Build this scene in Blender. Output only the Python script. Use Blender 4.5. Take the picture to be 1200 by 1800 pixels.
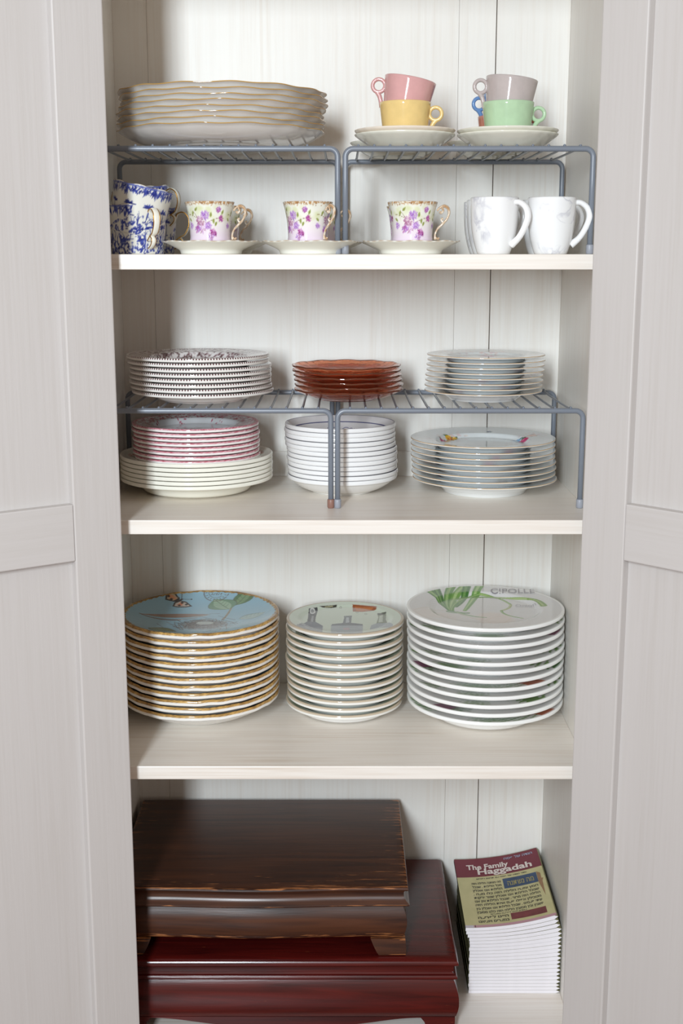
import bpy, bmesh, math, random
import numpy as np
from mathutils import Vector, Matrix

# ------------------------------------------------------------------ camera, world, light, exposure
scene = bpy.context.scene
for o in list(bpy.data.objects):
    bpy.data.objects.remove(o)
COL = scene.collection
PI = math.pi
FPX, PITCH, CAMY, CAMZ = 2179.8, 0.2038, -1.8435, -0.0022     # focal length in pixels of the 1200x1800 frame

cam_d = bpy.data.cameras.new('camera')
cam = bpy.data.objects.new('camera', cam_d)
COL.objects.link(cam)
cam.location = (0, CAMY, CAMZ)
cam.rotation_euler = (PI / 2 - PITCH, 0, 0)
cam_d.sensor_fit = 'VERTICAL'
cam_d.sensor_height = 36.0
cam_d.lens = FPX / 1800 * 36.0
cam_d.clip_start = 0.05
scene.camera = cam

world = bpy.data.worlds.new('room_light')
scene.world = world
world.use_nodes = True
bg = world.node_tree.nodes['Background']
bg.inputs[0].default_value = (1.0, 0.85, 0.73, 1)
bg.inputs[1].default_value = 0.41

lt = bpy.data.lights.new('window_opposite_offscreen', 'AREA')
lt.shape = 'RECTANGLE'
lt.size, lt.size_y = 0.34, 1.30
lt.energy = 112
lt.color = (0.84, 0.93, 1.0)
lo = bpy.data.objects.new('window_opposite_offscreen', lt)
COL.objects.link(lo)
lo.location = (-0.64, -3.30, 0.52)
lo.rotation_euler = (Vector((0.0, 0.2, -0.34)) - Vector(lo.location)).to_track_quat('-Z', 'Y').to_euler()

vs = scene.view_settings
vs.view_transform = 'Standard'
vs.look = 'None'
vs.exposure = 0.13
vs.gamma = 1.0
vs.use_curve_mapping = False
scene.cycles.max_bounces = 12
scene.cycles.diffuse_bounces = 8
scene.cycles.glossy_bounces = 6
scene.cycles.transmission_bounces = 12

# ------------------------------------------------------------------ helpers
def at_y(px, py, Y):
    """world point at depth Y seen at a pixel of the 1200x1800 photograph"""
    a = (px - 600) / FPX; b = (900 - py) / FPX
    dy = math.cos(PITCH) + b * math.sin(PITCH); dz = -math.sin(PITCH) + b * math.cos(PITCH)
    t = (Y - CAMY) / dy
    return Vector((a * t, Y, CAMZ + dz * t))

def lin(c):
    c = np.asarray(c, dtype=float)
    return np.where(c <= 0.04045, c / 12.92, ((np.maximum(c, 0) + 0.055) / 1.055) ** 2.4)

def hexc(r, g, b):
    return np.array([r, g, b]) / 255.0

def lcol(r, g, b):
    return tuple(float(v) for v in lin(np.array([r, g, b]) / 255.0)) + (1.0,)

def link(name, me, parent=None, mat=None):
    o = bpy.data.objects.new(name, me)
    COL.objects.link(o)
    if parent is not None:
        o.parent = parent
    if mat is not None and me is not None and not me.materials:
        me.materials.append(mat)
    return o

def thing(name, label, cat, loc=(0, 0, 0), group=None, rot=(0, 0, 0)):
    o = bpy.data.objects.new(name, None)
    o.empty_display_size = 0.02
    COL.objects.link(o)
    o.location = loc
    o.rotation_euler = rot
    o['label'] = label
    o['category'] = cat
    if group:
        o['group'] = group
    return o

def tag(o, label, cat, group=None):
    o['label'] = label
    o['category'] = cat
    if group:
        o['group'] = group
    return o

def struct(o):
    o['kind'] = 'structure'
    return o

def mesh_np(name, V, F, smooth=True, col=None, sharp=None):
    me = bpy.data.meshes.new(name)
    me.from_pydata([tuple(v) for v in np.asarray(V, dtype=float).tolist()], [], F)
    me.update()
    if smooth:
        me.polygons.foreach_set('use_smooth', [True] * len(me.polygons))
    if sharp is not None:
        bm = bmesh.new(); bm.from_mesh(me)
        for e in bm.edges:
            if len(e.link_faces) == 2 and e.calc_face_angle(0) > sharp:
                e.smooth = False
        bm.to_mesh(me); bm.free()
    if col is not None:
        set_col(me, col)
    return me

def set_col(me, rgb, alpha=None):
    """rgb sRGB (n,3) per vertex"""
    n = len(me.vertices)
    a = np.ones((n, 4), dtype=np.float32)
    a[:, :3] = lin(np.clip(rgb, 0, 1))
    if alpha is not None:
        a[:, 3] = alpha
    at = me.attributes.new('Col', 'FLOAT_COLOR', 'POINT')
    at.data.foreach_set('color', a.ravel())

def lathe(name, prof, seg=96, mod=None, colfn=None, closed_ends=True, alphafn=None):
    """prof: list of (r, z, tag); first and last point on the axis become poles"""
    P = [(r, z) for r, z, t in prof]
    T = np.array([t for r, z, t in prof])
    th = np.linspace(0, 2 * PI, seg, endpoint=False)
    V = []; tags = []; TH = []; RR = []
    pole0 = P[0][0] < 1e-6; pole1 = P[-1][0] < 1e-6
    rings = P[(1 if pole0 else 0):(len(P) - 1 if pole1 else len(P))]
    rt = T[(1 if pole0 else 0):(len(P) - 1 if pole1 else len(P))]
    for (r, z), t in zip(rings, rt):
        rr = np.full(seg, r); zz = np.full(seg, z)
        if mod is not None:
            rr, zz = mod(th, rr, zz, t)
        V.append(np.stack([rr * np.cos(th), rr * np.sin(th), zz], 1))
        tags.append(np.full(seg, t)); TH.append(th); RR.append(np.full(seg, r))
    V = np.concatenate(V); tags = np.concatenate(tags); TH = np.concatenate(TH); RR = np.concatenate(RR)
    F = []
    n = len(rings)
    idx = np.arange(seg); nx = (idx + 1) % seg
    for i in range(n - 1):
        a = i * seg + idx; b = i * seg + nx; c = (i + 1) * seg + nx; d = (i + 1) * seg + idx
        F += np.stack([a, b, c, d], 1).tolist()
    if pole0:
        k = len(V); V = np.vstack([V, [0, 0, P[0][1]]]); tags = np.append(tags, T[0]); TH = np.append(TH, 0); RR = np.append(RR, 0)
        F += np.stack([np.full(seg, k), nx, idx], 1).tolist()
    if pole1:
        k = len(V); V = np.vstack([V, [0, 0, P[-1][1]]]); tags = np.append(tags, T[-1]); TH = np.append(TH, 0); RR = np.append(RR, 0)
        o = (n - 1) * seg
        F += np.stack([np.full(seg, k), o + idx, o + nx], 1).tolist()
    me = mesh_np(name, V, F)
    if colfn is not None:
        set_col(me, colfn(V, TH, RR, tags), None if alphafn is None else alphafn(V, TH, RR, tags))
    return me

def sweep(pts, rad, nseg=10, closed=False, up=(0, 0, 1)):
    """tube along pts; rad scalar / list / list of (a, b): a across, b along the up side"""
    pts = [Vector(p) for p in pts]
    n = len(pts)
    if not hasattr(rad, '__len__'):
        rad = [rad] * n
    V = []; F = []
    ref = Vector(up)
    for i, p in enumerate(pts):
        if closed:
            t = pts[(i + 1) % n] - pts[i - 1]
        else:
            t = pts[min(i + 1, n - 1)] - pts[max(i - 1, 0)]
        t.normalize()
        u = ref - t * ref.dot(t)
        if u.length < 1e-4:
            u = Vector((1, 0, 0)) - t * t.x
        u.normalize()
        w = t.cross(u)
        ra, rb = rad[i] if hasattr(rad[i], '__len__') else (rad[i], rad[i])
        for k in range(nseg):
            a = 2 * PI * k / nseg
            V.append(p + w * (math.cos(a) * ra) + u * (math.sin(a) * rb))
    m = n if closed else n - 1
    for i in range(m):
        for k in range(nseg):
            a = i * nseg + k; b = i * nseg + (k + 1) % nseg
            j = (i + 1) % n
            F.append((a, b, j * nseg + (k + 1) % nseg, j * nseg + k))
    if not closed:
        F.append(tuple(reversed(range(nseg))))
        F.append(tuple((n - 1) * nseg + k for k in range(nseg)))
    return [tuple(v) for v in V], F

def join(*vf):
    V = []; F = []
    for v, f in vf:
        k = len(V)
        V += [tuple(p) for p in v]
        F += [tuple(i + k for i in q) for q in f]
    return V, F

def smooth_path(ctrl, n=40, closed=False):
    """Catmull-Rom through control points"""
    C = [Vector(c) for c in ctrl]
    out = []
    m = len(C)
    segs = m if closed else m - 1
    per = max(2, n // segs)
    for i in range(segs):
        p0 = C[(i - 1) % m] if closed or i > 0 else C[0] * 2 - C[1]
        p1 = C[i]; p2 = C[(i + 1) % m]
        p3 = C[(i + 2) % m] if closed or i + 2 < m else C[-1] * 2 - C[-2]
        for k in range(per):
            t = k / per
            out.append(0.5 * ((2 * p1) + (p2 - p0) * t + (2 * p0 - 5 * p1 + 4 * p2 - p3) * t * t + (3 * p1 - p0 - 3 * p2 + p3) * t ** 3))
    if not closed:
        out.append(C[-1])
    return out

def interp(vals, n):
    x = np.linspace(0, len(vals) - 1, n)
    return np.interp(x, np.arange(len(vals)), vals).tolist()

def box_vf(x0, x1, y0, y1, z0, z1):
    V = [(x, y, z) for x in (x0, x1) for y in (y0, y1) for z in (z0, z1)]
    F = [(0, 1, 3, 2), (4, 6, 7, 5), (0, 4, 5, 1), (2, 3, 7, 6), (0, 2, 6, 4), (1, 5, 7, 3)]
    return V, F

def box_mesh(name, x0, x1, y0, y1, z0, z1, bev=0.0015, seg=2):
    V, F = box_vf(x0, x1, y0, y1, z0, z1)
    me = bpy.data.meshes.new(name)
    me.from_pydata(V, [], F)
    bm = bmesh.new(); bm.from_mesh(me)
    bmesh.ops.recalc_face_normals(bm, faces=bm.faces)
    if bev > 0:
        bmesh.ops.bevel(bm, geom=list(bm.edges), offset=bev, segments=seg, profile=0.5, affect='EDGES')
    bm.to_mesh(me); bm.free()
    me.update()
    return me

def box(name, x0, x1, y0, y1, z0, z1, mat, parent=None, bev=0.0015):
    return link(name, box_mesh(name, x0, x1, y0, y1, z0, z1, bev), parent, mat)

# ------------------------------------------------------------------ materials
def new_mat(name):
    m = bpy.data.materials.new(name)
    m.use_nodes = True
    nt = m.node_tree
    return m, nt, nt.nodes['Principled BSDF']

def plain(name, rgb, rough=0.4, metal=0.0, spec=0.5, coat=0.0):
    m, nt, b = new_mat(name)
    b.inputs['Base Color'].default_value = lcol(*rgb)
    b.inputs['Roughness'].default_value = rough
    b.inputs['Metallic'].default_value = metal
    b.inputs['Specular IOR Level'].default_value = spec
    b.inputs['Coat Weight'].default_value = coat
    return m

def glaze(name, rgb, rough=0.1, var=0.06, spec=0.5):
    """coloured glaze with a faint mottling"""
    m, nt, b = new_mat(name)
    tc = nt.nodes.new('ShaderNodeTexCoord')
    nz = nt.nodes.new('ShaderNodeTexNoise'); nz.inputs['Scale'].default_value = 60; nz.inputs['Detail'].default_value = 4
    nt.links.new(tc.outputs['Object'], nz.inputs['Vector'])
    mx = nt.nodes.new('ShaderNodeMix'); mx.data_type = 'RGBA'
    c = np.array(rgb, float)
    mx.inputs['A'].default_value = lcol(*(c * (1 - var)))
    mx.inputs['B'].default_value = lcol(*np.minimum(255, c * (1 + var)))
    nt.links.new(nz.outputs['Fac'], mx.inputs['Factor'])
    nt.links.new(mx.outputs['Result'], b.inputs['Base Color'])
    b.inputs['Roughness'].default_value = rough
    b.inputs['Specular IOR Level'].default_value = spec
    return m

def painted(name, rough=0.1, spec=0.5, bump=0.0):
    """glazed ceramic whose print is stored on the mesh"""
    m, nt, b = new_mat(name)
    vc = nt.nodes.new('ShaderNodeVertexColor'); vc.layer_name = 'Col'
    nt.links.new(vc.outputs['Color'], b.inputs['Base Color'])
    b.inputs['Roughness'].default_value = rough
    b.inputs['Specular IOR Level'].default_value = spec
    if bump:
        tc = nt.nodes.new('ShaderNodeTexCoord')
        nz = nt.nodes.new('ShaderNodeTexNoise'); nz.inputs['Scale'].default_value = 120
        nt.links.new(tc.outputs['Object'], nz.inputs['Vector'])
        bp = nt.nodes.new('ShaderNodeBump'); bp.inputs['Strength'].default_value = bump; bp.inputs['Distance'].default_value = 0.001
        nt.links.new(nz.outputs['Fac'], bp.inputs['Height'])
        nt.links.new(bp.outputs['Normal'], b.inputs['Normal'])
    return m

def washed_wood(name, light, tan, axis, amount=0.5, rough=0.45, scale=1.0, coord='Object', bump=0.25):
    """brushed paint over wood, streaks along the given axis"""
    m, nt, b = new_mat(name)
    L = nt.links
    tc = nt.nodes.new('ShaderNodeTexCoord')
    mp = nt.nodes.new('ShaderNodeMapping')
    s = [220 * scale] * 3
    s['XYZ'.index(axis)] = 5 * scale
    mp.inputs['Scale'].default_value = s
    L.new(tc.outputs[coord], mp.inputs['Vector'])
    n1 = nt.nodes.new('ShaderNodeTexNoise'); n1.inputs['Scale'].default_value = 1.0; n1.inputs['Detail'].default_value = 5
    L.new(mp.outputs['Vector'], n1.inputs['Vector'])
    mp2 = nt.nodes.new('ShaderNodeMapping')
    s2 = [14 * scale] * 3; s2['XYZ'.index(axis)] = 2.2 * scale
    mp2.inputs['Scale'].default_value = s2
    L.new(tc.outputs[coord], mp2.inputs['Vector'])
    n2 = nt.nodes.new('ShaderNodeTexNoise'); n2.inputs['Scale'].default_value = 1.0; n2.inputs['Detail'].default_value = 6; n2.inputs['Distortion'].default_value = 0.6
    L.new(mp2.outputs['Vector'], n2.inputs['Vector'])
    mul = nt.nodes.new('ShaderNodeMath'); mul.operation = 'MULTIPLY'
    r1 = nt.nodes.new('ShaderNodeMapRange'); r1.inputs['From Min'].default_value = 0.40; r1.inputs['From Max'].default_value = 0.72
    r2 = nt.nodes.new('ShaderNodeMapRange'); r2.inputs['From Min'].default_value = 0.35; r2.inputs['From Max'].default_value = 0.75; r2.inputs['To Min'].default_value = 0.15
    L.new(n1.outputs['Fac'], r1.inputs['Value']); L.new(n2.outputs['Fac'], r2.inputs['Value'])
    L.new(r1.outputs['Result'], mul.inputs[0]); L.new(r2.outputs['Result'], mul.inputs[1])
    m2 = nt.nodes.new('ShaderNodeMath'); m2.operation = 'MULTIPLY'; m2.inputs[1].default_value = amount
    L.new(mul.outputs[0], m2.inputs[0])
    mx = nt.nodes.new('ShaderNodeMix'); mx.data_type = 'RGBA'
    mx.inputs['A'].default_value = lcol(*light); mx.inputs['B'].default_value = lcol(*tan)
    L.new(m2.outputs[0], mx.inputs['Factor'])
    L.new(mx.outputs['Result'], b.inputs['Base Color'])
    b.inputs['Roughness'].default_value = rough
    bp = nt.nodes.new('ShaderNodeBump'); bp.inputs['Strength'].default_value = bump; bp.inputs['Distance'].default_value = 0.0006
    L.new(n1.outputs['Fac'], bp.inputs['Height'])
    L.new(bp.outputs['Normal'], b.inputs['Normal'])
    return m

def dark_wood(name, dark, mid, worn, rough, wear=0.5, spec=0.5):
    """stained wood with grain along X; the mesh's Col red channel marks rubbed edges"""
    m, nt, b = new_mat(name)
    L = nt.links
    tc = nt.nodes.new('ShaderNodeTexCoord')
    mp = nt.nodes.new('ShaderNodeMapping'); mp.inputs['Scale'].default_value = (3.0, 45, 45)
    L.new(tc.outputs['Object'], mp.inputs['Vector'])
    n1 = nt.nodes.new('ShaderNodeTexNoise'); n1.inputs['Scale'].default_value = 1.6; n1.inputs['Detail'].default_value = 7; n1.inputs['Distortion'].default_value = 0.8
    L.new(mp.outputs['Vector'], n1.inputs['Vector'])
    r1 = nt.nodes.new('ShaderNodeMapRange'); r1.inputs['From Min'].default_value = 0.32; r1.inputs['From Max'].default_value = 0.7
    L.new(n1.outputs['Fac'], r1.inputs['Value'])
    mx = nt.nodes.new('ShaderNodeMix'); mx.data_type = 'RGBA'
    mx.inputs['A'].default_value = lcol(*dark); mx.inputs['B'].default_value = lcol(*mid)
    L.new(r1.outputs['Result'], mx.inputs['Factor'])
    mp3 = nt.nodes.new('ShaderNodeMapping'); mp3.inputs['Scale'].default_value = (22, 420, 420)
    L.new(tc.outputs['Object'], mp3.inputs['Vector'])
    n3 = nt.nodes.new('ShaderNodeTexNoise'); n3.inputs['Scale'].default_value = 1.0; n3.inputs['Detail'].default_value = 3
    L.new(mp3.outputs['Vector'], n3.inputs['Vector'])
    vc = nt.nodes.new('ShaderNodeVertexColor'); vc.layer_name = 'Col'
    sp = nt.nodes.new('ShaderNodeSeparateColor'); L.new(vc.outputs['Color'], sp.inputs['Color'])
    th = nt.nodes.new('ShaderNodeMath'); th.operation = 'MULTIPLY_ADD'; th.inputs[1].default_value = wear
    L.new(sp.outputs['Red'], th.inputs[0]); L.new(n3.outputs['Fac'], th.inputs[2])
    r3 = nt.nodes.new('ShaderNodeMapRange'); r3.inputs['From Min'].default_value = 0.74; r3.inputs['From Max'].default_value = 0.80
    L.new(th.outputs[0], r3.inputs['Value'])
    mx2 = nt.nodes.new('ShaderNodeMix'); mx2.data_type = 'RGBA'
    L.new(r3.outputs['Result'], mx2.inputs['Factor']); L.new(mx.outputs['Result'], mx2.inputs['A'])
    mx2.inputs['B'].default_value = lcol(*worn)
    L.new(mx2.outputs['Result'], b.inputs['Base Color'])
    b.inputs['Roughness'].default_value = rough
    b.inputs['Specular IOR Level'].default_value = spec
    bp = nt.nodes.new('ShaderNodeBump'); bp.inputs['Strength'].default_value = 0.12; bp.inputs['Distance'].default_value = 0.0006
    L.new(n3.outputs['Fac'], bp.inputs['Height']); L.new(bp.outputs['Normal'], b.inputs['Normal'])
    return m

M_back = washed_wood('whitewashed_board', (232, 229, 223), (206, 190, 172), 'Z', 0.42)
M_side = washed_wood('whitewashed_side', (232, 229, 223), (206, 190, 172), 'Z', 0.5)
M_shelf = washed_wood('whitewashed_shelf', (235, 229, 221), (200, 181, 160), 'X', 0.75, rough=0.36)
M_door = washed_wood('greige_brushed_paint', (198, 193, 190), (190, 184, 179), 'Z', 0.8, rough=0.42, bump=0.35)
M_rail = washed_wood('greige_brushed_rail', (198, 193, 190), (190, 184, 179), 'X', 0.8, rough=0.42, bump=0.35)
M_gap = washed_wood('bare_plywood', (196, 170, 138), (170, 142, 110), 'Z', 0.6, rough=0.7)
M_wire = plain('grey_coated_wire', (120, 127, 138), 0.32, 0.0, 0.6)
M_cap = plain('grey_plastic_cap', (150, 153, 162), 0.4)
M_cap_b = plain('brownish_plastic_cap', (140, 104, 92), 0.4)
M_white = glaze('white_glaze', (238, 238, 234), 0.09, 0.01)
M_cream = glaze('cream_glaze', (236, 233, 220), 0.1, 0.012)
M_print = painted('printed_glaze', 0.09)
M_print_soft = painted('relief_glaze', 0.14, bump=0.25)
M_paper = painted('paper_print', 0.5, 0.3)
M_gold = plain('gilt', (190, 140, 62), 0.25, 0.85)
M_floor = washed_wood('oak_floor', (120, 78, 48), (86, 54, 32), 'Y', 0.9, rough=0.4)
M_wall = washed_wood('plaster_wall', (214, 206, 196), (206, 198, 188), 'Z', 0.5, rough=0.8)

# ------------------------------------------------------------------ painter for prints (kept as colours on the mesh)
class Canvas:
    def __init__(s, x0, x1, y0, y1, res, bg):
        s.x0, s.y0, s.res = x0, y0, res
        s.w = int(round((x1 - x0) / res)) + 1; s.h = int(round((y1 - y0) / res)) + 1
        s.a = np.ones((s.h, s.w, 3)) * np.asarray(bg, float)
        s.X, s.Y = np.meshgrid(x0 + np.arange(s.w) * res, y0 + np.arange(s.h) * res)
    def win(s, xa, xb, ya, yb):
        i0 = max(0, int((xa - s.x0) / s.res) - 1); i1 = min(s.w, int((xb - s.x0) / s.res) + 2)
        j0 = max(0, int((ya - s.y0) / s.res) - 1); j1 = min(s.h, int((yb - s.y0) / s.res) + 2)
        return slice(j0, max(j0, j1)), slice(i0, max(i0, i1))
    def blend(s, sl, m, col):
        if s.a[sl].size:
            s.a[sl] = s.a[sl] * (1 - m[..., None]) + np.asarray(col, float) * m[..., None]
    def ell(s, cx, cy, rx, ry, ang=0, col=(0, 0, 0), a=1.0, soft=None):
        soft = soft or s.res
        R = max(rx, ry) + 2 * soft
        sl = s.win(cx - R, cx + R, cy - R, cy + R)
        X = s.X[sl] - cx; Y = s.Y[sl] - cy
        c, n = math.cos(ang), math.sin(ang)
        u = (X * c + Y * n) / rx; v = (-X * n + Y * c) / ry
        d = (np.sqrt(u * u + v * v) - 1) * min(rx, ry)
        s.blend(sl, a * np.clip(0.5 - d / soft, 0, 1), col)
    def leaf(s, x0, y0, x1, y1, w, col, a=1.0):
        L = math.hypot(x1 - x0, y1 - y0)
        if L < 1e-9:
            return
        sl = s.win(min(x0, x1) - w, max(x0, x1) + w, min(y0, y1) - w, max(y0, y1) + w)
        X = s.X[sl] - x0; Y = s.Y[sl] - y0
        ux, uy = (x1 - x0) / L, (y1 - y0) / L
        u = (X * ux + Y * uy) / L; v = -X * uy + Y * ux
        d = np.abs(v) - w * 4 * u * (1 - u) * (1.25 - 0.5 * u)
        m = np.clip(0.5 - d / s.res, 0, 1) * ((u > 0) & (u < 1))
        s.blend(sl, a * m, col)
    def line(s, x0, y0, x1, y1, w, col, a=1.0, w1=None):
        w1 = w if w1 is None else w1
        W = max(w, w1) + s.res
        sl = s.win(min(x0, x1) - W, max(x0, x1) + W, min(y0, y1) - W, max(y0, y1) + W)
        X = s.X[sl] - x0; Y = s.Y[sl] - y0
        dx, dy = x1 - x0, y1 - y0
        t = np.clip((X * dx + Y * dy) / max(1e-12, dx * dx + dy * dy), 0, 1)
        d = np.hypot(X - t * dx, Y - t * dy) - (w + (w1 - w) * t) / 2
        s.blend(sl, a * np.clip(0.5 - d / s.res, 0, 1), col)
    def path(s, pts, w, col, a=1.0, w1=None):
        n = len(pts) - 1
        w1 = w if w1 is None else w1
        for i in range(n):
            s.line(*pts[i], *pts[i + 1], w + (w1 - w) * i / n, col, a, w + (w1 - w) * (i + 1) / n)
    def rect(s, xa, xb, ya, yb, col, a=1.0):
        sl = s.win(xa, xb, ya, yb)
        X = s.X[sl]; Y = s.Y[sl]
        d = np.maximum(np.maximum(xa - X, X - xb), np.maximum(ya - Y, Y - yb))
        s.blend(sl, a * np.clip(0.5 - d / s.res, 0, 1), col)
    def poly(s, pts, col, a=1.0):
        xs = [p[0] for p in pts]; ys = [p[1] for p in pts]
        sl = s.win(min(xs), max(xs), min(ys), max(ys))
        X = s.X[sl]; Y = s.Y[sl]
        ins = np.zeros(X.shape, bool)
        for (xa, ya), (xb, yb) in zip(pts, pts[1:] + pts[:1]):
            if ya == yb:
                continue
            ins ^= ((ya > Y) != (yb > Y)) & (X < (xb - xa) * (Y - ya) / (yb - ya) + xa)
        s.blend(sl, a * ins.astype(float), col)
    def sample(s, x, y):
        u = np.clip((x - s.x0) / s.res, 0, s.w - 1.001); v = np.clip((y - s.y0) / s.res, 0, s.h - 1.001)
        i = u.astype(int); j = v.astype(int); fu = (u - i)[:, None]; fv = (v - j)[:, None]
        A = s.a
        return (A[j, i] * (1 - fu) + A[j, i + 1] * fu) * (1 - fv) + (A[j + 1, i] * (1 - fu) + A[j + 1, i + 1] * fu) * fv

def curve2(p0, p1, p2, n=14):
    return [((1 - t) ** 2 * p0[0] + 2 * t * (1 - t) * p1[0] + t * t * p2[0], (1 - t) ** 2 * p0[1] + 2 * t * (1 - t) * p1[1] + t * t * p2[1]) for t in np.linspace(0, 1, n)]

def vnoise(x, seed=0, n=24):
    """smooth periodic noise of an angle"""
    rs = np.random.RandomState(seed)
    out = np.zeros_like(x)
    for k in range(1, n):
        out += rs.uniform(-1, 1) / math.sqrt(k) * np.cos(k * x + rs.uniform(0, 6.28))
    return out / 2.5

ORD = ['topmost', 'second', 'third', 'fourth', 'fifth', 'sixth', 'seventh', 'eighth', 'ninth', 'tenth', 'eleventh', 'bottom']
def place_word(k, n):
    """k counted from the top"""
    if k == 0:
        return 'topmost'
    if k == n - 1:
        return 'bottom one'
    return ORD[k] + ' from the top'

# ------------------------------------------------------------------ structure: room and cupboard
W2, D = 0.390, 0.393
Z1, Z2, Z3, Z4 = 0.0, -0.396, -0.795, -1.290
FLOOR = -1.46
TH = 0.0222
ZTOP = 0.50

struct(box('floor', -2.6, 2.6, -3.6, 0.47, FLOOR - 0.05, FLOOR, M_floor, bev=0))
struct(box('wall_back', -2.6, 2.6, 0.43, 0.47, FLOOR, 1.1, M_wall, bev=0))

cup = thing('cupboard', 'whitewashed wooden cupboard with shelves and two open greige panel doors', 'cupboard', (0, 0, FLOOR))
def part(name, me, mat, parent=cup, label=None):
    o = link(name, me, parent, mat)
    if parent is cup:
        o.location = (0, 0, -FLOOR)
    if label:
        o['label'] = label
    return o
for s in (-1, 1):
    x0, x1 = sorted((s * W2, s * (W2 + 0.022)))
    part('side_panel', box_mesh('side_panel', x0, x1, 0.0, D + 0.02, FLOOR, ZTOP + 0.02, 0.001), M_side)
for i, (xa, xb) in enumerate(((-W2, -0.3318), (-0.3318, 0.2003), (0.2003, 0.2648), (0.2648, W2))):
    ga = 0.0 if i == 0 else 0.00018
    gb = 0.0015 if i == 2 else 0.00018
    part('back_board', box_mesh('back_board', xa + ga, xb - gb, D + (0.0006 if i == 2 else 0), D + 0.012, Z4 - 0.02, ZTOP, 0.0004), M_back)
part('backing_sheet', box_mesh('backing_sheet', -W2, W2, D + 0.0122, D + 0.02, FLOOR + 0.02, ZTOP, 0), M_gap)
for z in (Z1, Z2, Z3):
    part('shelf', box_mesh('shelf', -W2, W2, 0.0, D - 0.0002, z - TH, z, 0.0014), M_shelf)
part('bottom_board', box_mesh('bottom_board', -W2, W2, 0.0, D - 0.0002, Z4 - TH, Z4, 0.0014), M_shelf)
part('top_board', box_mesh('top_board', -W2, W2, 0.0, D - 0.0002, ZTOP - TH, ZTOP, 0.0014), M_shelf)
part('back_rail', box_mesh('back_rail', -W2, W2, D - 0.008, D - 0.0003, Z2, Z2 + 0.045, 0.0012), M_back)
part('plinth', box_mesh('plinth', -W2, W2, 0.01, 0.03, FLOOR, Z4 - TH, 0.001), M_door)
part('frame_stile', box_mesh('frame_stile', -0.44, -0.345, -0.022, -0.0004, FLOOR, ZTOP + 0.02, 0.0012), M_door)
part('frame_stile', box_mesh('frame_stile', 0.374, 0.44, -0.022, -0.0004, FLOOR, ZTOP + 0.02, 0.0012), M_door)

def door(hx, hy, ang, side):
    """hinge edge at (hx, hy); local x runs from the hinge to the free edge, local -y is the visible face"""
    w, z0, z1, st = 0.42, FLOOR + 0.09, ZTOP + 0.01, 0.0745
    za, zb = -0.4385, -0.3545
    bt = 0.015
    sx = 1 if side > 0 else -1
    def bm(n, xa, xb, ya, yb, zc, zd, bev):
        a, b = sorted((sx * xa, sx * xb))
        return box_mesh(n, a, b, ya, yb, zc, zd, bev)
    d = part('door', bm('door', 0.003, w - 0.003, bt + 0.004, 0.022, z0 + .003, z1 - .003, 0.0005), M_door)
    d.location = (hx, hy, -FLOOR)
    d.rotation_euler = (0, 0, ang)
    for xa, xb in ((0, st), (w - st, w)):
        part('stile', bm('stile', xa, xb, 0, 0.0218, z0, z1, 0.0022), M_door, d)
    for zc, zd in ((z0, z0 + 0.09), (za, zb), (z1 - 0.08, z1)):
        part('rail', bm('rail', st + .00005, w - st - .00005, 0.0002, 0.0216, zc, zd, 0.0016), M_rail, d)
    for zc, zd in ((z0 + 0.09, za), (zb, z1 - 0.08)):
        part('panel', bm('panel', st - .004, w - st + .004, bt, bt + 0.0035, zc - .004, zd + .004, 0.0), M_door, d)
    return d
ld = (-0.82, -0.57); rd = (0.70, -0.714)
# left door: local -x axis points along ld ; right door: local +x axis points along rd
door(-0.326, -0.045, math.atan2(-ld[1], -ld[0]), -1)
door(0.3592, -0.030, math.atan2(rd[1], rd[0]), 1)

# ------------------------------------------------------------------ wire racks
WR, BR = 0.0019, 0.0043
def make_rack(label, x0, x1, yf, yr, zs, h, nw, caps, group):
    t = thing('wire_shelf_rack', label, 'rack', ((x0 + x1) / 2, (yf + yr) / 2, zs), group)
    cx, cy = t.location.x, t.location.y
    ends = {}
    for nm, y in (('front_frame', yf), ('rear_frame', yr)):
        w = (x1 - x0) / 2 - BR
        z = h
        r = 0.012
        pts = [(-w, y - cy, 0.004)]
        pts += [(-w, y - cy, z - r - 0.03)]
        for k in range(7):
            a = PI - (PI / 2) * k / 6
            pts.append((-w + r + r * math.cos(a), y - cy, z - r + r * math.sin(a)))
        for k in range(7):
            a = PI / 2 - (PI / 2) * k / 6
            pts.append((w - r + r * math.cos(a), y - cy, z - r + r * math.sin(a)))
        pts += [(w, y - cy, z - r - 0.03), (w, y - cy, 0.004)]
        V, F = sweep(pts, BR, 12, up=(0, 1, 0))
        link(nm, mesh_np(nm, V, F), t, M_wire)
        for sx in (-1, 1):
            prof = [(0, 0, 0), (0.0046, 0, 0), (0.0058, 0.0015, 0), (0.0058, 0.013, 0), (0.0052, 0.0145, 0), (0.0044, 0.0145, 0)]
            o = link('foot_cap', CAP_ME[1 if (caps and nm == 'front_frame' and sx == 1) else 0], t)
            o.location = (sx * w, y - cy, 0)
    ztop = h + BR
    xs = np.linspace(-(x1 - x0) / 2 + 0.024, (x1 - x0) / 2 - 0.024, nw)
    ya, yb = yf - cy, yr - cy
    pts = [(0, ya - 0.0015, ztop + WR * 0.2), (0, ya + 0.004, ztop + WR * 0.3), (0, ya + 0.02, ztop - 0.0022), (0, 0, ztop - 0.003), (0, yb - 0.02, ztop - 0.0022), (0, yb - 0.004, ztop + WR * 0.3), (0, yb + 0.0015, ztop + WR * 0.2)]
    V, F = sweep(smooth_path(pts, 24), WR, 8, up=(1, 0, 0))
    me = mesh_np('cross_wire', V, F)
    for x in xs:
        o = link('cross_wire', me, t, M_wire)
        o.location = (x, 0, 0)
    return t
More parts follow.
